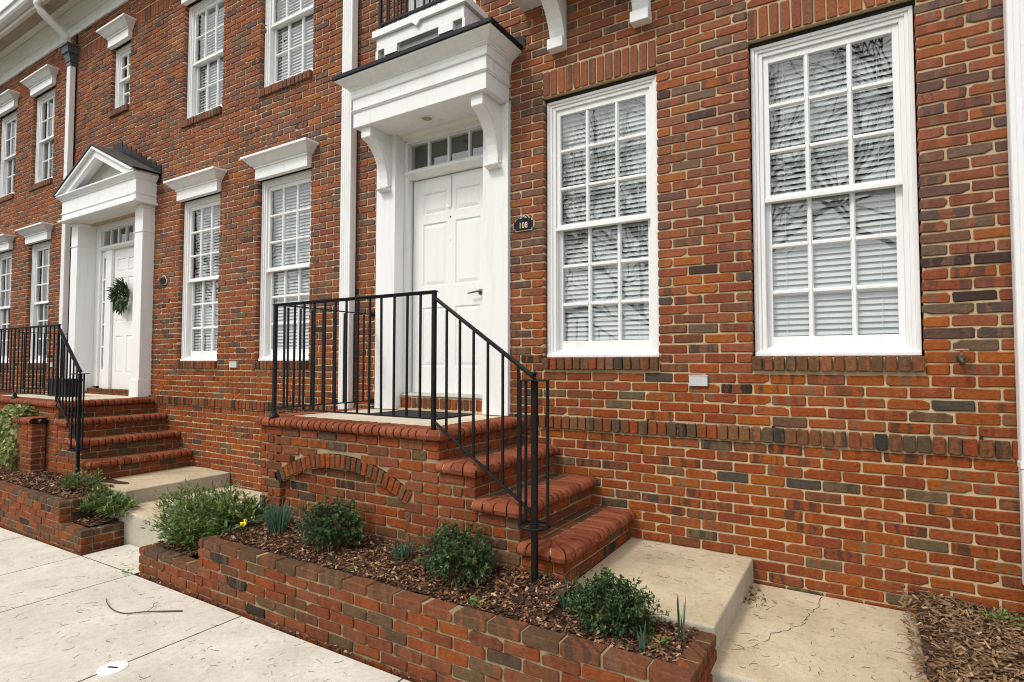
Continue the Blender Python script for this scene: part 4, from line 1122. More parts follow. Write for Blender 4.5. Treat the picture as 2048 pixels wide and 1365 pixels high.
# crack across the near path
ck = MB(); c0 = [(1.63, -.02), (1.60, -.14), (1.615, -.2), (1.575, -.33), (1.56, -.47), (1.50, -.60), (1.43, -.70), (1.41, -.82), (1.34, -.93), (1.28, -1.0)]
cp = []
for (xa, ya), (xb, yb) in zip(c0, c0[1:]):
    for k in range(5): cp.append((xa + (xb - xa) * k / 5 + random.uniform(-.009, .009), ya + (yb - ya) * k / 5 + random.uniform(-.004, .004)))
v = []; f = []
for i, (x, y) in enumerate(cp):
    w = .0016 * (1 - .6 * i / len(cp)) + random.uniform(0, .0012); v += [(x - w, y + random.uniform(-.006, .006), -.8712), (x + w, y, -.8712)]
f = [(2 * i, 2 * i + 1, 2 * i + 3, 2 * i + 2) for i in range(len(cp) - 1)]
ck.add(v, [q[::-1] for q in f]); o = ck.obj('path_crack', GAP); o['kind'] = 'structure'

def zside(x):
    return -1.152 if x > -3 else -1.152 + (x + 3) * .016
sw = bpy.data.objects.new('sidewalk', None); link(sw); sw['kind'] = 'structure'
g = .0036
JDIRT = simple('joint_dirt', (.12, .10, .07), .95, .1, .4, 60)
def paving(x0, x1, y0, y1):
    m = MB(); za, zb_ = zside(x0), zside(x1)
    m.add([(x0 + g, y0 + g, za), (x1 - g, y0 + g, zb_), (x1 - g, y1 - g, zb_), (x0 + g, y1 - g, za), (x0 + g, y0 + g, za - .1), (x1 - g, y0 + g, zb_ - .1), (x1 - g, y1 - g, zb_ - .1), (x0 + g, y1 - g, za - .1)],
          [(0, 1, 2, 3), (4, 5, 1, 0), (5, 6, 2, 1), (6, 7, 3, 2), (7, 4, 0, 3)]); m.m = [0, 1, 1, 1, 1]
    m.obj('paving_slab', [SIDE, JDIRT], sw, .005, seg=2)
xj = [-10.0, -8.6, -7.3, -6.25, -5.16, -3.965, -3.065, -1.652, -.24, 1.17, 2.58, 4.0]
for i in range(len(xj) - 1): paving(xj[i], xj[i + 1], -3.10, -1.60)
for i in range(len(xj) - 1): paving(xj[i], xj[i + 1], -4.6, -3.10)
paving(-3.965, -3.065, -1.60, -1.215)
m = MB(); m.add([(-30, -5.2, -1.235), (12, -5.2, -1.235), (12, 1, -1.235), (-30, 1, -1.235)], [(0, 1, 2, 3)])
m.obj('joint_bed', GAP, sw)
for (a, b, c, d) in ((-30, -10, -4.6, -1.6),): paving(a, b, c, d)
# ground, verge, road behind the camera (seen in the window panes)
m = MB(); m.add([(-300, -300, -1.36), (300, -300, -1.36), (300, 300, -1.36), (-300, 300, -1.36)], [(0, 1, 2, 3)]); o = m.obj('ground', simple('far_grass', (.07, .10, .03), .95, .1, .3, 3)); o['kind'] = 'structure'
m = MB(); m.box(-60, 40, -12.5, -5.3, -1.5, -1.27); o = m.obj('road', ROADM); o['kind'] = 'structure'
m = MB(); m.box(-60, 40, -5.3, -5.12, -1.5, -1.13); o = m.obj('kerb', SLABSIDE, None, .02); o['kind'] = 'structure'
m = MB(); m.box(-60, 40, -5.11, -4.61, -1.5, -1.16); o = m.obj('verge', simple('verge_grass', (.06, .09, .025), .95, .1, .4, 30, .8, 200, .02)); o['kind'] = 'structure'

# ------------------------------------------------------------------ planter walls
def planter(t, segs, zbot, ends, yf=-1.56, yin=-1.455):
    """segs: (x0,x1,ztop); ends: side walls (x, facing, y0, y1, ztop)"""
    B = Bricks(); c = MB()
    for (x0, x1, zt) in segs:
        n = 0; z = zt
        while z > zbot - .02:
            z0 = z - H; par = n % 2; last_hi = any(z0 > s[2] - .02 for s in segs)
            B.course(R_FRONT, (0, yf, 0), x0, x1, z0, z, .05 + (U / 2 if par else 0), 'garden' if n else 'cap', jit=1.5)
            n += 1; z -= H
        c.box(x0 + .009, x1 - .009, yf + .009, yin - .01, zbot - .3, zt - .012)
    for (x, side, y0, y1, zt) in ends:
        n = 0; z = zt
        while z > zbot - .02:
            R = R_RIGHT if side > 0 else R_LEFT
            s0, s1 = (y0, y1) if side > 0 else (-y1, -y0)
            B.course(R, (x, 0, 0), s0, s1, z - H, z, .02 + (U / 2 if n % 2 else 0), 'garden' if n else 'cap', jit=1.5); n += 1; z -= H
        xa, xb = (x - .09, x - .009) if side > 0 else (x + .009, x + .09)
        c.box(xa, xb, y0, y1 - .004, zbot - .3, zt - .012)
    B.build(t); c.obj('mortar_core', AMORT, t)
plA = thing('planter_wall', 'low brick planter wall in front of the near steps, dropping one step at its left end', 'planter', (-.6, -1.5, -1.15), 'brick planter walls')
planter(plA, [(-3.075, -2.245, -.952), (-2.245, 1.245, -.755)], -1.155, [(1.245, 1, -1.46, -1.10, -.755), (-3.075, -1, -1.46, -1.22, -.952), (-2.245, -1, -1.46, -1.30, -.755)])
plB = thing('planter_wall', 'low brick planter wall at the far left beside the pavement, with the mulch bed behind', 'planter', (-5.5, -1.5, -1.17), 'brick planter walls')
planter(plB, [(-14.0, -4.53, -.785), (-4.53, -4.075, -.985)], -1.19, [(-4.075, 1, -1.46, -1.20, -.985), (-4.53, 1, -1.46, -1.10, -.785)])

# soil surfaces
def soil(name, x0, x1, y0, y1, zf, nx, ny):
    v = []; f = []
    for j in range(ny + 1):
        for i in range(nx + 1):
            x = x0 + (x1 - x0) * i / nx; y = y0 + (y1 - y0) * j / ny; v.append((x, y, zf(x, y) + random.uniform(-.008, .008)))
    for j in range(ny):
        for i in range(nx): a = j * (nx + 1) + i; f.append((a, a + 1, a + nx + 2, a + nx + 1))
    o = link(bpy.data.objects.new(name, meshdata(name, v, f, [SOIL], True))); o['kind'] = 'structure'; return o
def zsA(x, y):
    hi = -.765 + .075 * min(1, max(0, (y + 1.46) / .38))
    if x > .5: hi = -.775 + .02 * (y + 1.46)
    k = min(1, max(0, (x + 2.55) / .45)); lo = -.955 + .06 * (y + 1.46) / .4
    return lo + (hi - lo) * (k * k * (3 - 2 * k))
def zsB(x, y):
    hi = -.80 + .05 * min(1.5, max(0, (y + 1.46) / .5)); lo = -.985 + .03 * (y + 1.46)
    k = min(1, max(0, (-4.50 - x) / .12)); return lo + (hi - lo) * k
def zsR(x, y): return -.868 + .10 * min(1, max(0, (y + .95) / .9)) + .03 * math.sin(x * 7) * .5
soil('soil_bed', -3.03, .50, -1.465, -1.02, zsA, 60, 8); soil('soil_bed', .44, 1.165, -1.465, -1.085, zsA, 14, 8)
soil('soil_bed', -3.03, -2.20, -1.03, -.005, lambda x, y: zsA(x, -1.1), 10, 8)
soil('soil_bed', -14, -4.16, -1.465, -.9, zsB, 90, 8); soil('soil_bed', 2.06, 4.0, -1.6, -.003, zsR, 20, 16)
soil('soil_bed', -14, -8.55, -.95, -.005, lambda x, y: -.73, 10, 6)

# bark mulch: uncountable chips
def chips(name, n, x0, x1, y0, y1, zf, smin=.012, smax=.042, mat=CHIP, aspect=(.25, .55), edge=0, dens=None):
    parts = []; base = np.array([[-1, -1, -.1], [1, -.8, -.1], [1.1, .7, .05], [-.9, 1, 0], [-1, -1, .12], [1, -.8, .12], [1.1, .7, .25], [-.9, 1, .22]]) * .5
    tris = np.array([(4, 5, 6), (4, 6, 7), (0, 1, 5), (0, 5, 4), (1, 2, 6), (1, 6, 5), (2, 3, 7), (2, 7, 6), (3, 0, 4), (3, 4, 7)], np.int32)
    for _ in range(n):
        x, y = random.uniform(x0, x1), random.uniform(y0, y1)
        if dens and random.random() > dens(x, y): continue
        s = random.uniform(smin, smax); w = s * random.uniform(*aspect)
        v = base * np.array([s, w, max(.003, w * .35)]) + rng.normal(0, s * .05, (8, 3)) * np.array([1, 1, .3])
        a = random.uniform(0, 2 * PI); tx, ty = random.gauss(0, .33), random.gauss(0, .33)
        Rz = np.array([[math.cos(a), -math.sin(a), 0], [math.sin(a), math.cos(a), 0], [0, 0, 1]]); Rx = np.array([[1, 0, 0], [0, math.cos(tx), -math.sin(tx)], [0, math.sin(tx), math.cos(tx)]])
        Ry = np.array([[math.cos(ty), 0, math.sin(ty)], [0, 1, 0], [-math.sin(ty), 0, math.cos(ty)]])
        v = v @ (Rz @ Rx @ Ry).T + np.array([x, y, zf(x, y) + random.uniform(.0, .016)])
        parts.append((v, tris, min(1, max(0, random.betavariate(1.6, 2.2))), 0))
    o = joined(name, parts, [mat], None, 'stuff'); return o
o = chips('bark_mulch', 13000, -2.6, .55, -1.46, -1.06, zsA, .008, .034); tag(o, 'brown bark mulch in the near planter', 'mulch')
o = chips('bark_mulch', 3400, .46, 1.16, -1.46, -1.09, zsA, .008, .034); tag(o, 'brown bark mulch at the right end of the near planter', 'mulch')
o = chips('bark_mulch', 1500, -3.02, -2.2, -1.46, -1.0, zsA); tag(o, 'bark mulch under the large leafy shrub', 'mulch')
o = chips('bark_mulch', 5500, -8.5, -4.18, -1.45, -1.05, zsB, .015, .045); tag(o, 'bark mulch in the far left bed', 'mulch')
o = chips('bark_mulch', 12000, 2.0, 3.4, -1.2, -.005, zsR, .008, .055, STRAW, (.05, .28), dens=lambda x, y: 1 if x > 2.11 else .35); tag(o, 'straw-coloured mulch at the lower right corner', 'mulch')

# ------------------------------------------------------------------ railings
def bar(mb, p, q, w, h=None):
    """rectangular bar from p to q"""
    p, q = Vector(p), Vector(q); h = h or w; t = (q - p).normalized()
    side = Vector((1, 0, 0)) if abs(t.z) > .99 else Vector((0, 0, 1)).cross(t).normalized(); up = t.cross(side)
    if abs(t.z) > .99: side, up = Vector((1, 0, 0)), Vector((0, 1, 0))
    v = [e + a * side * w / 2 + b * up * h / 2 for e in (p, q) for a, b in ((-1, -1), (1, -1), (1, 1), (-1, 1))]
    mb.add(v, [(0, 1, 5, 4), (1, 2, 6, 5), (2, 3, 7, 6), (3, 0, 4, 7), (0, 3, 2, 1), (4, 5, 6, 7)])
def railing(ox, oz, xl, label, mid_foot=None, returns=True, nball=True):
    t = thing('iron_railing', label, 'railing', (ox - .5, -1.05, PZ + oz), 'black iron stair railings')
    yR = -1.055; xr = -.497 + ox; zt, zb = .968 + oz, .150 + oz; top = .018
    def piece(name, fn, bevel=.0015):
        m = MB(); fn(m); return m.obj(name, IRON, t, bevel)
    piece('post', lambda m: bar(m, (xr, yR, PZ + oz - .002), (xr, yR, zt - .004), .026))
    foot_x = xl if mid_foot is None else mid_foot
    piece('post', lambda m: bar(m, (xl, yR, (PZ + oz)), (xl, yR, zt - .004), .026))
    m = MB(); n = 12
    m.lathe([(.040, 0), (.040, .008), (.024, .030), (.0175, .055), (.0175, .062)], (foot_x, yR, PZ + oz), 4 if False else 12); m.obj('foot', IRON, t)
    if mid_foot is not None: piece('post', lambda m: bar(m, (foot_x, yR, PZ + oz), (foot_x, yR, zb), .020))
    piece('top_rail', lambda m: (bar(m, (xl - .018, yR, zt), (xr + .018, yR, zt), .038, .009), bar(m, (xl, yR, zt - .011), (xr, yR, zt - .011), .018, .012)))
    piece('bottom_rail', lambda m: bar(m, (xl, yR, zb), (xr, yR, zb), .020, .011))
    n = round((xr - xl) / .115); me = None
    def balm(h):
        m = MB(); m.box(-.0063, .0063, -.0063, .0063, 0, h); return meshdata('baluster', m.v, m.f, [IRON])
    bm_ = balm(zt - .016 - zb)
    for i in range(1, n):
        o = bpy.data.objects.new('baluster', bm_); link(o, t); o.location = Vector((xl + (xr - xl) * i / n, yR, zb)) - rel(t); o.rotation_euler = (random.gauss(0, .002), random.gauss(0, .003), 0)
    # return to the wall
    piece('return_rail', lambda m: (bar(m, (xl, yR, zt), (xl, -.012, zt - .004), .030, .009), bar(m, (xl - .0, -.004, zt), (xl, -.012, zt), .06, .05)))
    piece('return_rail', lambda m: (bar(m, (xl, yR, zb), (xl, -.012, zb), .020, .011), bar(m, (xl, -.004, zb), (xl, -.012, zb), .05, .045)))
    for i in range(1, 9):
        o = bpy.data.objects.new('baluster', bm_); link(o, t); o.location = Vector((xl, yR + (-yR) * i / 9, zb)) - rel(t)
    # slope down to the scrolled newel
    nx, ny = .290 + ox, -1.135; za, zb2 = .925 + oz, .425 + oz; ba, bb = .130 + oz, -.335 + oz
    piece('stair_rail', lambda m: (bar(m, (xr + .006, yR, za), (nx + .0, ny, zb2 + .002), .036, .010), bar(m, (xr + .01, yR, za - .010), (nx, ny, zb2 - .008), .016, .012)))
    piece('stair_bottom_rail', lambda m: bar(m, (xr + .006, yR, ba), (nx, ny, bb), .020, .012))
    for i in range(1, 7):
        u = i / 7; x = xr + (nx - xr) * u; y = yR + (ny - yR) * u
        piece('baluster', lambda m: bar(m, (x, y, ba + (bb - ba) * u), (x, y, za + (zb2 - za) * u - .012), .0126), 0)
    piece('newel_post', lambda m: bar(m, (nx, ny, -.80 + oz), (nx, ny, .405 + oz), .030))
    m = MB(); m.lathe([(.082, 0), (.085, .002), (.085, .006), (.08, .008)], (nx, ny, .404 + oz), 24); m.obj('newel_plate', IRON, t)
    m = MB(); m.lathe([(.010, 0), (.006, .01), (.006, .022)] + [(max(.001, .0135 * math.sin(a)), .035 - .0135 * math.cos(a)) for a in np.linspace(.4, PI, 8)], (nx, ny, .411 + oz), 14); m.obj('ball_finial', IRON, t, smooth=True)
    m = MB(); zr = -.392 + oz; rr = []
    for k in range(28): a = 2 * PI * k / 28; rr.append((nx + .085 * math.cos(a), ny + .085 * math.sin(a), zr))
    m.tube(rr, .0085, 6, close=True); m.obj('newel_ring', IRON, t, smooth=True)
    m = MB(); m.lathe([(.024, 0), (.022, .012), (.0, .013)], (nx, ny, zr - .004), 12); bar(m, (nx - .08, ny, zr), (nx + .08, ny, zr), .012, .006); m.obj('newel_collar', IRON, t)
    for a in (.05, 2.75, 3.65):
        x, y = nx + .080 * math.cos(a), ny + .080 * math.sin(a)
        piece('baluster', lambda m: bar(m, (x, y, zr), (x, y, .406 + oz), .0126), 0)
    return t
railing(0, 0, -2.11, 'black iron railing on the near platform, sloping down to a ringed newel')
railing(-5.57, -.02, -8.50, 'black iron railing on the left steps, by the ivy', mid_foot=-7.29)

# ------------------------------------------------------------------ small things on and by the houses
m = MB(); m.box(-1.66, -.90, -.52, -.05, PZ - .002, PZ + .010); o = m.obj('doormat', RUBBER, None, .003); tag(o, 'thin black rubber doormat on the near platform', 'doormat')
# house number plaque
def plaque(x, z, w, txt, label):
    t = thing('house_number_plaque', label, 'plaque', (x, 0, z)); h = w * .56; pts = []
    W, Hh = w / 2, h / 2
    outline = [(-W, -Hh + .02), (-W + .018, -Hh + .018), (-W + .02, -Hh), (W - .02, -Hh), (W - .018, -Hh + .018), (W, -Hh + .02), (W, .020), (W - .018, .024), (W - .022, .042)]
    for k in range(9): a = PI * k / 8; outline.append((.054 * math.cos(a), .040 + .036 * math.sin(a)))
    outline += [(-W + .022, .042), (-W + .018, .024), (-W, .020)]
    m = MB(); m.prism([(x + a, z + b) for a, b in outline], -.016, -.003); m.obj('plate', GOLD, t, .001)
    m = MB(); m.prism([(x + a * .955, z + .001 + b * .94) for a, b in outline], -.0185, -.0165); m.obj('face', PLAQUE, t)
    m = MB()
    for sx in (-1, 1):                                   # little fan crest
        for k in range(4):
            a = math.radians(20 + 22 * k); r0, r1 = .012, .036
            m.add([(x + sx * r0 * math.cos(a), -.0192, z + .042 + r0 * math.sin(a)), (x + sx * r1 * math.cos(a - .09), -.0192, z + .042 + r1 * math.sin(a - .09) * .75), (x + sx * r1 * math.cos(a + .09), -.0192, z + .042 + r1 * math.sin(a + .09) * .75)], [(0, 1, 2) if sx > 0 else (0, 2, 1)])
    m.obj('crest', GOLD, t)
    if txt:
        cu = bpy.data.curves.new('numerals', 'FONT'); cu.body = txt; cu.size = .060; cu.align_x = 'CENTER'; cu.align_y = 'CENTER'; cu.extrude = .0012; cu.space_character = 1.1
        o = bpy.data.objects.new('numerals', cu); link(o, t); o.rotation_euler = (PI / 2, 0, 0); o.location = (0, -.0200, -.012); o.data.materials.append(GOLD)
        bpy.context.view_layer.update(); me = bpy.data.meshes.new_from_object(o.evaluated_get(bpy.context.evaluated_depsgraph_get())); me.materials.clear(); me.materials.append(GOLD)
        n2 = bpy.data.objects.new('numerals', me); link(n2, t); n2.rotation_euler = o.rotation_euler; n2.location = o.location; n2.scale = (.85, 1.1, 1)
        bpy.data.objects.remove(o); n2.name = 'numerals'
    return t
plaque(-.443, 1.615, .192, '108', 'black plaque reading 108 between the door and the middle window')
plaque(-5.875, 1.565, .17, '', 'small black plaque on the wall right of the wreathed door')
for x0, x1, z0, z1, lab in ((.849, .969, .352, .426, 'pale grey metal cover below and between the two large windows'), (-4.385, -4.245, .452, .525, 'small grey cover on the wall between the two left ground-floor windows'), (-9.25, -9.12, .44, .51, 'small grey cover low on the far left house')):
    m = MB(); m.box(x0, x1, -.018, .004, z0, z1); m.box(x0 - .004, x1 + .004, -.022, -.015, z1 - .006, z1 + .001); o = m.obj('vent_cover', GREYBOX, None, .002); tag(o, lab, 'cover')
# weep holes in the bed joint above the water table
for x in (.559, 1.364, 2.377): m = MB(); m.lathe([(.010, 0), (.010, .003), (.004, .0035)], (x, -.002, .106), 8, axis='y'); m.obj('weep_hole', GAP, wallA)
# garden tap
tp = thing('garden_tap', 'brass garden tap with a faded handwheel on the wall by the right downspout', 'tap', (2.298, 0, .53))
m = MB(); m.lathe([(.020, -.004), (.020, .006), (.013, .010), (.013, .05), (.017, .052), (.017, .066)], (2.298, 0, .532), 12, axis='y'); m.tube([(2.298, -.058, .532), (2.298, -.082, .525), (2.298, -.090, .500)], [.013, .014, .015], 8); m.obj('body', simple('tarnished_brass', (.10, .085, .05), .5, .5, .3, 60, metal=.6), tp, smooth=True)
m = MB(); m.tube([(2.298, -.055, .54), (2.298, -.055, .572)], .007, 6); m.lathe([(.008, 0), (.03, .002), (.034, .006), (.03, .010), (.008, .012)], (2.298, -.055, .570), 10); m.obj('handwheel', REDTAP, tp)
# utility cover
uc = thing('utility_cover', 'white oval cleanout cover set in the pavement at lower left', 'cover', (-1.645, -2.36, zside(-1.6)))
m = MB(); m.lathe([(.073, 0), (.071, .004), (.05, .0045)], (-1.645, -2.36, zside(-1.6) + .0005), 28); m.obj('lid', WHITE, uc)
m = MB(); bar(m, (-1.672, -2.372, zside(-1.6) + .005), (-1.618, -2.348, zside(-1.6) + .005), .012, .003); m.obj('slot', GAP, uc)
# fallen twig
m = MB(); zz = zside(-2) + .006
def curve_pts(P, n=6):
    out = []
    for i in range(len(P) - 1):
        p0, p1, p2, p3 = (Vector(P[max(i - 1, 0)]), Vector(P[i]), Vector(P[i + 1]), Vector(P[min(i + 2, len(P) - 1)]))
        for k in range(n):
            t = k / n; out.append(.5 * ((2 * p1) + (-p0 + p2) * t + (2 * p0 - 5 * p1 + 4 * p2 - p3) * t * t + (-p0 + 3 * p1 - 3 * p2 + p3) * t ** 3))
    out.append(Vector(P[-1])); return out
tw = curve_pts([(-2.70, -1.945, zz), (-2.60, -1.985, zz + .012), (-2.47, -2.01, zz + .004), (-2.33, -1.995, zz), (-2.22, -1.915, zz + .006), (-2.13, -1.84, zz + .002), (-2.04, -1.775, zz)])
m.tube(tw, [.0022 + .0030 * i / len(tw) for i in range(len(tw))], 6)
sd = curve_pts([(-2.22, -1.915, zz + .004), (-2.245, -1.86, zz + .01), (-2.30, -1.83, zz + .006), (-2.32, -1.79, zz + .004)], 4); m.tube(sd, .0018, 5)
o = m.obj('twig', TWIGM, None, smooth=True); tag(o, 'thin curved fallen twig on the pale pavement slabs', 'twig')
# flower box by the wreathed door
fb = thing('planter_box', 'black rectangular flower box on the left platform behind the railing', 'planter', (-7.35, -.5, PZB))
m = MB(); m.box(-7.63, -7.08, -.60, -.42, PZB - .001, .285); m.box(-7.645, -7.065, -.615, -.405, .262, .292); m.obj('box', PLAQUE, fb, .006)
m = MB(); m.box(-7.62, -7.09, -.59, -.43, .26, .2935); m.obj('soil', SOIL, fb)

# wreath of long leaves
wr = thing('wreath', 'green leafy wreath hanging on the white door of the pedimented doorway', 'wreath', (-7.17, .06, 1.47))
def leaf(L, W, fold=.25, droop=.2, segs=3):
    pr = [0, .55, 1, .75, 0] if segs == 4 else [0, 1, .7, 0]
    n = len(pr) - 1; v = []
    for i, p in enumerate(pr):
        t = i / n; z = -droop * L * t * t
        v += [(-W / 2 * p, L * t, z + fold * W * .5 * p), (0, L * t, z), (W / 2 * p, L * t, z + fold * W * .5 * p)]
    t_ = []
    for i in range(n):
        a = i * 3
        for s in (0, 1): t_ += [(a + s, a + s + 1, a + s + 4), (a + s, a + s + 4, a + s + 3)]
    return np.array(v), np.array(t_, np.int32)
def basis(d, roll=None):
    d = np.asarray(d, float); d /= np.linalg.norm(d) + 1e-9
    u = np.array([0, 0, 1.]) if abs(d[2]) < .93 else np.array([1., 0, 0]); x = np.cross(d, u); x /= np.linalg.norm(x); z = np.cross(x, d)
    a = random.uniform(-.9, .9) if roll is None else roll
    return np.stack([x * math.cos(a) + z * math.sin(a), d, -x * math.sin(a) + z * math.cos(a)], 1)
parts = []; lv, lt = leaf(.11, .022, .3, .25)
for i in range(420):
    a = random.uniform(0, 2 * PI); r = random.gauss(.125, .030)
    c = np.array([-7.17 + r * math.cos(a), .10 - abs(random.gauss(0, .03)), 1.47 + r * 1.1 * math.sin(a)])
    tang = np.array([-math.sin(a), 0, math.cos(a)]); rad = np.array([math.cos(a), 0, math.sin(a)])
    d = tang * random.uniform(.1, 1) + rad * random.uniform(-.1, .9) + np.array([0, -random.uniform(.1, .6), 0])
    if math.sin(a) < -.3 and random.random() < .5: d += np.array([.2, 0, -.8])
    parts.append((lv * random.uniform(.6, 1.25) @ basis(d).T + c, lt, random.random(), 0))
for i in range(26):
    c = np.array([-7.30 + random.gauss(0, .02), .05, 1.50 + random.gauss(0, .02)]); d = np.array([-1, -.4, random.uniform(-.3, .2)])
    parts.append((lv * random.uniform(.7, 1.3) @ basis(d).T + c, lt, random.random(), 0))
joined('leaves', parts, [WREM], wr)
m = MB(); m.tube([(-7.17 + .125 * math.cos(a), .11, 1.47 + .135 * math.sin(a)) for a in np.linspace(0, 2 * PI, 25)[:-1]], .014, 6, close=True); m.obj('ring', STEM, wr)

# ------------------------------------------------------------------ plants
def shrub(name, label, c, rx, ry, rz, nleaf, lf, mat, group=None, stems=26, clump=0, up=.3, flat=1, cat='shrub', seed=1, size=(.7, 1.25), inner=.25):
    q = random.Random(seed); t = thing(name, label, cat, c, group)
    lv, lt = lf; c = np.array(c, float); parts = []; m = MB(); tips = []
    nsh = stems
    for i in range(nsh):
        a = q.uniform(0, 2 * PI); e = math.acos(q.uniform(.0, 1)) ; k = q.uniform(.72, 1.08) * (1 + .12 * math.sin(3 * a + seed))
        tip = c + np.array([rx * math.cos(a) * math.sin(e), ry * math.sin(a) * math.sin(e), rz * (.35 + .65 * math.cos(e))]) * k
        base = c + np.array([q.gauss(0, rx * .12), q.gauss(0, ry * .12), -.01]); mid = (base + tip) / 2 + np.array([0, 0, rz * .12])
        tips.append((base, mid, tip))
        if i < 40: m.tube([base, mid, tip], [.0035, .0025, .0012], 4)
    for i in range(nleaf):
        b, md, tp_ = q.choice(tips); u = inner + (1 - inner) * q.random() ** .55
        p = (1 - u) ** 2 * b + 2 * u * (1 - u) * md + u * u * tp_
        p = p + np.array([q.gauss(0, rx * .075), q.gauss(0, ry * .075), q.gauss(0, rz * .06)])
        d = (p - c) / np.array([rx, ry, rz]); d = d / (np.linalg.norm(d) + 1e-6) + np.array([q.gauss(0, .6), q.gauss(0, .6), up + q.gauss(0, .4)])
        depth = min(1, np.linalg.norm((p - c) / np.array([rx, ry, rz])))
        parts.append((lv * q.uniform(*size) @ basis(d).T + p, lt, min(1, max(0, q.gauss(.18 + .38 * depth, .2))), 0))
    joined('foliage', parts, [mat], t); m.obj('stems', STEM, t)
    return t
lbox = leaf(.017, .0095, .3, .15, 3); G1 = 'small round boxwood shrubs in the near planter'
def dome(label, c, rx, ry, rz, n, seed, squash=.0):
    q = random.Random(seed); t = thing('boxwood_shrub', label, 'shrub', (c[0], c[1], c[2] - .02), G1); lv, lt = lbox; parts = []; m = MB()
    ph = [q.uniform(0, 6.28) for _ in range(6)]
    def R(a, e): return 1 + .10 * math.sin(3 * a + ph[0]) * math.sin(e) + .09 * math.sin(5 * a + 3 * e + ph[1]) + .07 * math.sin(7 * a - 5 * e + ph[2]) + .05 * math.sin(13 * a + 9 * e + ph[3])
    cc = np.array([c[0], c[1], c[2] + rz * .36])
    sprigs = []
    for k in range(330):
        a = q.uniform(0, 2 * PI); e = math.acos(q.uniform(-.45, 1)); d = np.array([math.cos(a) * math.sin(e), math.sin(a) * math.sin(e), math.cos(e)])
        rr = R(a, e) * q.uniform(.55, 1.0) * (1.12 if q.random() < .12 else 1); hz = rz * (.64 if d[2] > 0 else .60)
        tip = cc + d * np.array([rx, ry, hz]) * rr; base = cc + d * np.array([rx, ry, hz]) * rr * .45
        dirn = d + np.array([q.gauss(0, .35), q.gauss(0, .35), .35]); dirn /= np.linalg.norm(dirn)
        sprigs.append((tip, dirn, rr))
        if k % 3 == 0: m.tube([np.array([c[0], c[1], c[2] - .01]) + np.array([q.gauss(0, .02), q.gauss(0, .02), 0]), base, tip + dirn * .02], [.004, .0025, .001], 4)
    for i in range(n):
        tip, dn, rr = q.choice(sprigs); u = q.random(); p = tip + dn * (u - .5) * .062 + np.array([q.gauss(0, .006)] * 3) * np.array([q.choice((-1, 1)), q.choice((-1, 1)), 1])
        a = q.uniform(0, 2 * PI); side = np.cross(dn, [math.cos(a), math.sin(a), .3]); d = dn * .6 + side * 1.0
        young = .30 * max(0, u - .6) + (.22 if rr > .95 else 0)
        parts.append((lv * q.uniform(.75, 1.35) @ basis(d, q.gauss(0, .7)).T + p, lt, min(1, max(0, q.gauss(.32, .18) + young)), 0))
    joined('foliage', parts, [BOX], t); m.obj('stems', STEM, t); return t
dome('round dark green boxwood between the two daffodil clumps, below the blind arch', (-1.19, -1.25, -.72), .225, .165, .29, 7000, 3)
dome('round dark green boxwood left of the newel post', (-.145, -1.262, -.72), .215, .165, .29, 7000, 5)
dome('round dark green boxwood against the tan landing slab', (.80, -1.275, -.79), .195, .155, .265, 7000, 8)
laza = leaf(.040, .0125, .25, .3, 3)
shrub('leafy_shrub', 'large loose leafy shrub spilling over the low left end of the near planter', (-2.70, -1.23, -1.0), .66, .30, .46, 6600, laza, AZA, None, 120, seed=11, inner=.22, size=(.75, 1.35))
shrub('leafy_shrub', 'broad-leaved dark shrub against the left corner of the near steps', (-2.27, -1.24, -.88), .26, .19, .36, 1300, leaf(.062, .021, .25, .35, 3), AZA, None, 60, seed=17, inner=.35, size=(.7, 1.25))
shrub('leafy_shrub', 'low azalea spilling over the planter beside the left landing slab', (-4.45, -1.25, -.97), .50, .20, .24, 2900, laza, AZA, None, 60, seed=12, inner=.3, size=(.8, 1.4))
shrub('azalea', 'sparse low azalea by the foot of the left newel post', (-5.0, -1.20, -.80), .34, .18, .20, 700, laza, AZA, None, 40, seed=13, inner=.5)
def clump(label, c, n, h, spread, w=.008, name='daffodil_leaves'):
    parts = []
    for i in range(n):
        a = random.uniform(0, 2 * PI); r = spread * math.sqrt(random.random()); x, y = c[0] + r * math.cos(a), c[1] + r * math.sin(a) * .7
        hh = h * random.uniform(.65, 1.1); lx, ly = math.cos(a) * r * 1.1 + random.gauss(0, .01), math.sin(a) * r * .8 + random.gauss(0, .01)
        fa = random.uniform(0, PI); dx, dy = math.cos(fa) * w / 2, math.sin(fa) * w / 2; v = []
        for k, (t, s) in enumerate(((0, .8), (.4, 1), (.8, .8), (1, .1))): v += [(x + lx * t * t - dx * s, y + ly * t * t - dy * s, c[2] + hh * t), (x + lx * t * t + dx * s, y + ly * t * t + dy * s, c[2] + hh * t)]
        tr = [(0, 1, 3), (0, 3, 2), (2, 3, 5), (2, 5, 4), (4, 5, 7), (4, 7, 6)]
        parts.append((np.array(v), np.array(tr, np.int32), random.random(), 0))
    o = joined(name, parts, [DAFM]); tag(o, label, 'plant', 'daffodil leaf clumps'); return o
clump('dense upright blue-green daffodil leaves at the foot of the blind arch', (-1.80, -1.235, -.735), 130, .215, .072)
clump('small tuft of daffodil leaves between the two left round boxwoods', (-.62, -1.21, -.73), 44, .135, .048)
clump('few daffodil blades in front of the boxwood beside the newel', (-.02, -1.40, -.765), 4, .14, .02)
clump('thin daffodil leaves below the bottom tread, left of the right boxwood', (.545, -1.25, -.765), 16, .12, .035)
clump('tall pair of daffodil blades at the slab corner beneath the bottom tread', (.53, -1.16, -.765), 5, .20, .03, .007)
clump('tallest daffodil blades in the right corner of the planter', (1.115, -1.245, -.78), 8, .21, .022, .011)
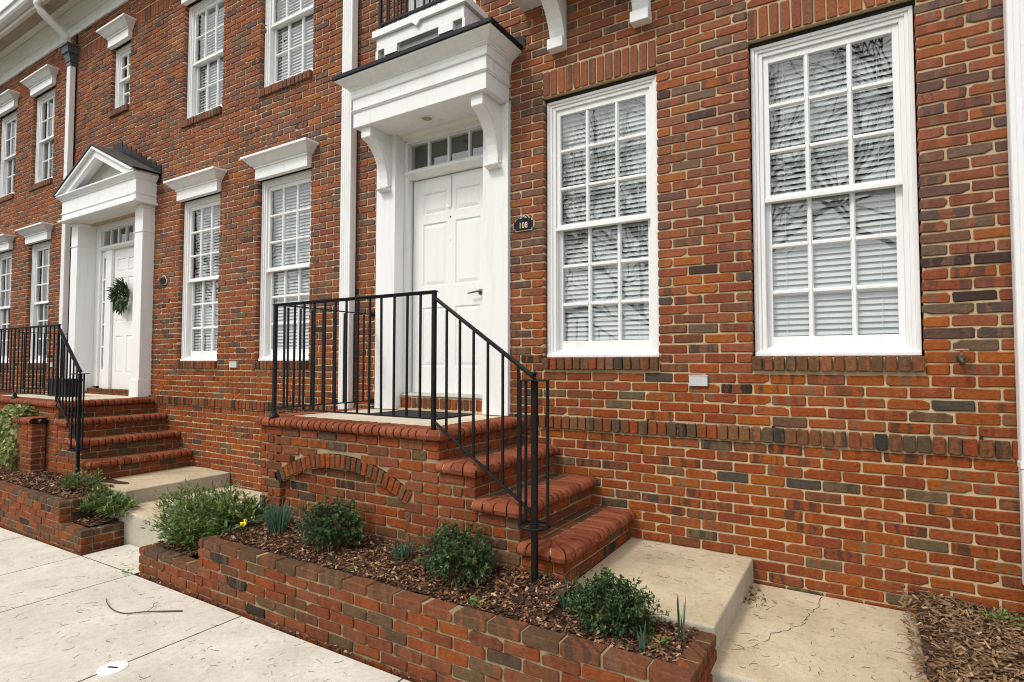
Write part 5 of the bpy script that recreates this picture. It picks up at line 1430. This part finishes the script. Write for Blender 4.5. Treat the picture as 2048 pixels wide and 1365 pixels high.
clump('short daffodil shoots close behind the right end of the planter wall', (1.00, -1.415, -.78), 7, .13, .018, .009)
# daffodil flower leaning over
df = thing('daffodil', 'single yellow daffodil flower leaning left on a long stem', 'flower', (-1.95, -1.36, -.77))
m = MB(); st = curve_pts([(-1.78, -1.26, -.72), (-1.83, -1.31, -.64), (-1.89, -1.36, -.625), (-1.93, -1.39, -.635)]); m.tube(st, .0028, 5); m.obj('stem', DAFM, df)
parts = []; pv, pt = leaf(.034, .020, .2, .1)
for k in range(6): a = 2 * PI * k / 6; parts.append((pv @ basis(np.array([math.cos(a) * .7 - .3, math.sin(a) * .5 - .5, math.sin(a) * .8])).T + np.array([-1.935, -1.395, -.638]), pt, .5, 0))
joined('petals', parts, [YEL], df)
m = MB(); m.tube([(-1.935, -1.395, -.638), (-1.945, -1.415, -.642), (-1.952, -1.428, -.644)], [.008, .011, .015], 8); m.obj('trumpet', YEL, df)
# small weeds
for i, (x, y, z, r, n, lab) in enumerate(((-.80, -1.40, -.765, .045, 60, 'bright green weed behind the middle of the near planter wall'), (.12, -1.43, -.77, .055, 80, 'light green weed left of the right boxwood, by the planter edge'), (1.02, -1.31, -.78, .06, 80, 'low green weed beside the tallest daffodil blades'),
        (2.42, -.16, -.78, .08, 90, 'bright green weed on the mulch under the right downspout'), (2.32, -1.02, -.86, .07, 110, 'spiky green tuft at the bottom right corner'), (-3.09, -1.63, -1.15, .03, 25, 'tiny weed in the pavement joint at the planter corner'))):
    parts = []; lv, lt = leaf(.024, .012, .2, .1) if i != 4 else leaf(.075, .006, .2, .35)
    for k in range(n):
        a = random.uniform(0, 2 * PI); rr = r * math.sqrt(random.random()) * (1 if i != 4 else .3)
        p = np.array([x + rr * math.cos(a), y + rr * math.sin(a), z + random.uniform(.0, .03)]); parts.append((lv * random.uniform(.5, 1.1) @ basis([math.cos(a), math.sin(a), random.uniform(.2, 1.3)]).T + p, lt, random.random(), 0))
    o = joined('weed', parts, [WEEDM]); tag(o, lab, 'weed')
# variegated ivy by the pier
iv = thing('ivy', 'cream and green variegated ivy mounded left of the brick pier', 'ivy', (-7.3, -1.25, -.75))
parts = []; star = [(0, 0), (.35, -.12), (.28, .22), (.52, .42), (.2, .5), (0, 1), (-.2, .5), (-.52, .42), (-.28, .22), (-.35, -.12)]
sv = np.array([(x, y, abs(x) * .25) for x, y in star]); stt = np.array([(0, i, i + 1) for i in range(1, 9)] + [(0, 9, 1)], np.int32)[:9]
for i in range(1500):
    x = random.uniform(-8.6, -6.66); h = .62 + .14 * math.sin(x * 5); fz = random.random()
    z = -.77 + h * fz; bulge = .18 * math.sin(PI * min(1, fz * .9 + .1)) + .02
    y = -1.10 - bulge * random.uniform(.6, 1.05); n_ = np.array([random.gauss(0, .5), -1, random.gauss(.3, .4)])
    dn = np.array([random.gauss(0, .6), -.35, -1.0]); s = random.uniform(.035, .070)
    parts.append((sv * s @ basis(dn, random.gauss(0, .5)).T + np.array([x, y, z]), stt, min(1, abs(random.gauss(.5, .3))), 0))
for i in range(260):
    x = random.uniform(-6.95, -6.60); y = random.uniform(-1.25, -1.06); z = -.13 + random.uniform(0, .13)
    parts.append((sv * random.uniform(.03, .055) @ basis([random.gauss(0, 1), random.gauss(-.5, 1), random.gauss(-.2, .5)]).T + np.array([x, y, z]), stt, min(1, abs(random.gauss(.5, .3))), 0))
joined('leaves', parts, [IVYM], iv)
m = MB()
for i in range(14): x = -8.4 + i * .13; m.tube([(x, -1.10, -.8), (x + .05, -1.2, -.5), (x + .02, -1.16, -.2)], .004, 4)
m.obj('vines', STEM, iv)
# bare stalks near left newel
# dried leaf clusters caught on the masonry
for (x, y, z, n, lab) in ((-.385, -.03, 3.035, 14, 'dried brown leaves caught on the wall at the right end of the near canopy'), (-3.86, .03, 4.30, 8, 'dried brown leaves caught on the upstairs window frame'), (1.27, -.10, -.86, 60, 'dead leaves gathered against the foot of the landing slab')):
    parts = []; lv, lt = leaf(.045, .02, .6, .6)
    for k in range(n): parts.append((lv * random.uniform(.4, 1) @ basis([random.gauss(0, 1), random.gauss(-.3, .5), random.gauss(-.5, .8)]).T + np.array([x + random.gauss(0, .018 if n < 30 else .05), y - random.uniform(0, .03) - (random.random() * .3 if n > 30 else 0), z + random.gauss(0, .03 if n < 30 else .008)]), lt, random.random(), 0))
    o = joined('dead_leaves', parts, [STRAW]); tag(o, lab, 'leaves', kind='stuff')
# oak tassels and tiny twigs littering the concrete
def litter(name, label, n, spots):
    parts = []
    for _ in range(n):
        x0, x1, y0, y1, zf = random.choice(spots); x, y = random.uniform(x0, x1), random.uniform(y0, y1); z = zf(x) + .0015
        L = random.uniform(.010, .060) * (1.3 if random.random() < .15 else 1); a = random.uniform(0, 2 * PI); cv = random.uniform(-2.6, 2.6); w = random.uniform(.0004, .0010); v = []; S = 5; px, py = x, y
        for k in range(S + 1):
            an = a + cv * k / S; nx_, ny_ = -math.sin(an), math.cos(an); v += [(px - nx_ * w, py - ny_ * w, z), (px + nx_ * w, py + ny_ * w, z + .0012)]
            px += math.cos(an) * L / S; py += math.sin(an) * L / S
        tr = []
        for k in range(S): b = 2 * k; tr += [(b, b + 2, b + 3), (b, b + 3, b + 1)]
        parts.append((np.array(v), np.array(tr, np.int32), random.random(), 0))
    o = joined(name, parts, [LITTER], None, 'stuff'); tag(o, label, 'litter'); return o
litter('tree_litter', 'tiny curled twigs and tassels scattered on the pavement', 620, [(-6.5, 1.2, -3.2, -1.62, zside)] * 6 + [(-3.5, 0, -2.9, -1.62, zside)] * 6 + [(-3.9, -3.1, -1.58, -1.23, zside)])
o = chips('edge_debris', 420, -3.0, .6, -1.60, -1.565, lambda x, y: -1.153, .004, .018, CHIP, (.3, .8), dens=lambda x, y: .5 + .5 * math.sin(x * 9) ** 2); tag(o, 'crumbs of soil and bark along the foot of the near planter wall', 'debris')
litter('tree_litter', 'tiny curled twigs on the near landing and path', 230, [(.55, 1.22, -1.05, -.05, lambda x: -.724), (1.27, 2.03, -1.15, -.05, lambda x: -.871), (1.27, 2.03, -1.15, -.05, lambda x: -.871)])
litter('tree_litter', 'tiny curled twigs on the left landing', 60, [(-5.1, -4.4, -1.05, -.05, lambda x: -.744)])

# ------------------------------------------------------------------ bare street trees behind the camera, mirrored in the panes
def tree(label, x, y, h, seed):
    q = random.Random(seed); t = thing('street_tree', label, 'tree', (x, y, -1.3), 'bare street trees across the road'); V = []; F = []
    tm = MB(); segs = []
    def grow(p, d, L, r, lv):
        n = 3 if lv < 2 else 2; pts = [p]
        for i in range(n):
            d = (d + Vector((q.gauss(0, .13), q.gauss(0, .13), q.gauss(.03, .07)))).normalized(); p = p + d * L / n; pts.append(p)
        segs.append((lv, pts, r))
        if lv >= 8 or r < .0035: return
        k = 3 if lv in (0, 1) else (3 if q.random() < .35 else 2)
        for i in range(k):
            a = q.uniform(.28, .75); ax = Vector((q.gauss(0, 1), q.gauss(0, 1), q.gauss(0, .5))).cross(d).normalized()
            nd = (Matrix.Rotation(a, 3, ax) @ d); nd.z = max(nd.z, .02 if lv < 4 else -.3)
            grow(pts[-1] if i < 2 else pts[-2], nd.normalized(), L * q.uniform(.62, .84), r * .66, lv + 1)
    grow(Vector((x, y, -1.35)), Vector((0, 0, 1)), h * .20, h * .010, 0)
    for lv, pts, r in segs:
        if lv == 0: tm.tube(pts, [r, r * .9, r * .85, r * .8], 8)
    tm.obj('trunk', TREEM, t, smooth=True)
    cm = MB()
    for lv, pts, r in segs:
        if lv > 0: cm.tube(pts, [r * (1 - .3 * i / (len(pts) - 1)) for i in range(len(pts))], 3 if lv > 2 else 5)
    cm.obj('crown', TREEM, t, smooth=True)
for i, (x, y, h) in enumerate(((4.1, -12, 16), (-1.7, -12, 16), (-7.7, -13, 15), (-25, -13, 15), (9, -13, 15), (-4.6, -19, 17), (-15.5, -13, 16))):
    tree(['bare tree across the road, mirrored in the largest window', 'bare tree mirrored in the window beside the number plaque', 'bare tree across the road opposite the left doorway', 'bare tree farthest left in the front row across the road', 'bare tree across the road at far right', 'tallest bare tree, in the second row behind the others', 'bare tree in the second row opposite the far left house'][i], x, y, h, 40 + i)
print('objects', len(bpy.data.objects), 'tris', sum(len(o.data.polygons) for o in bpy.data.objects if o.type == 'MESH' and o.data.users == 1))
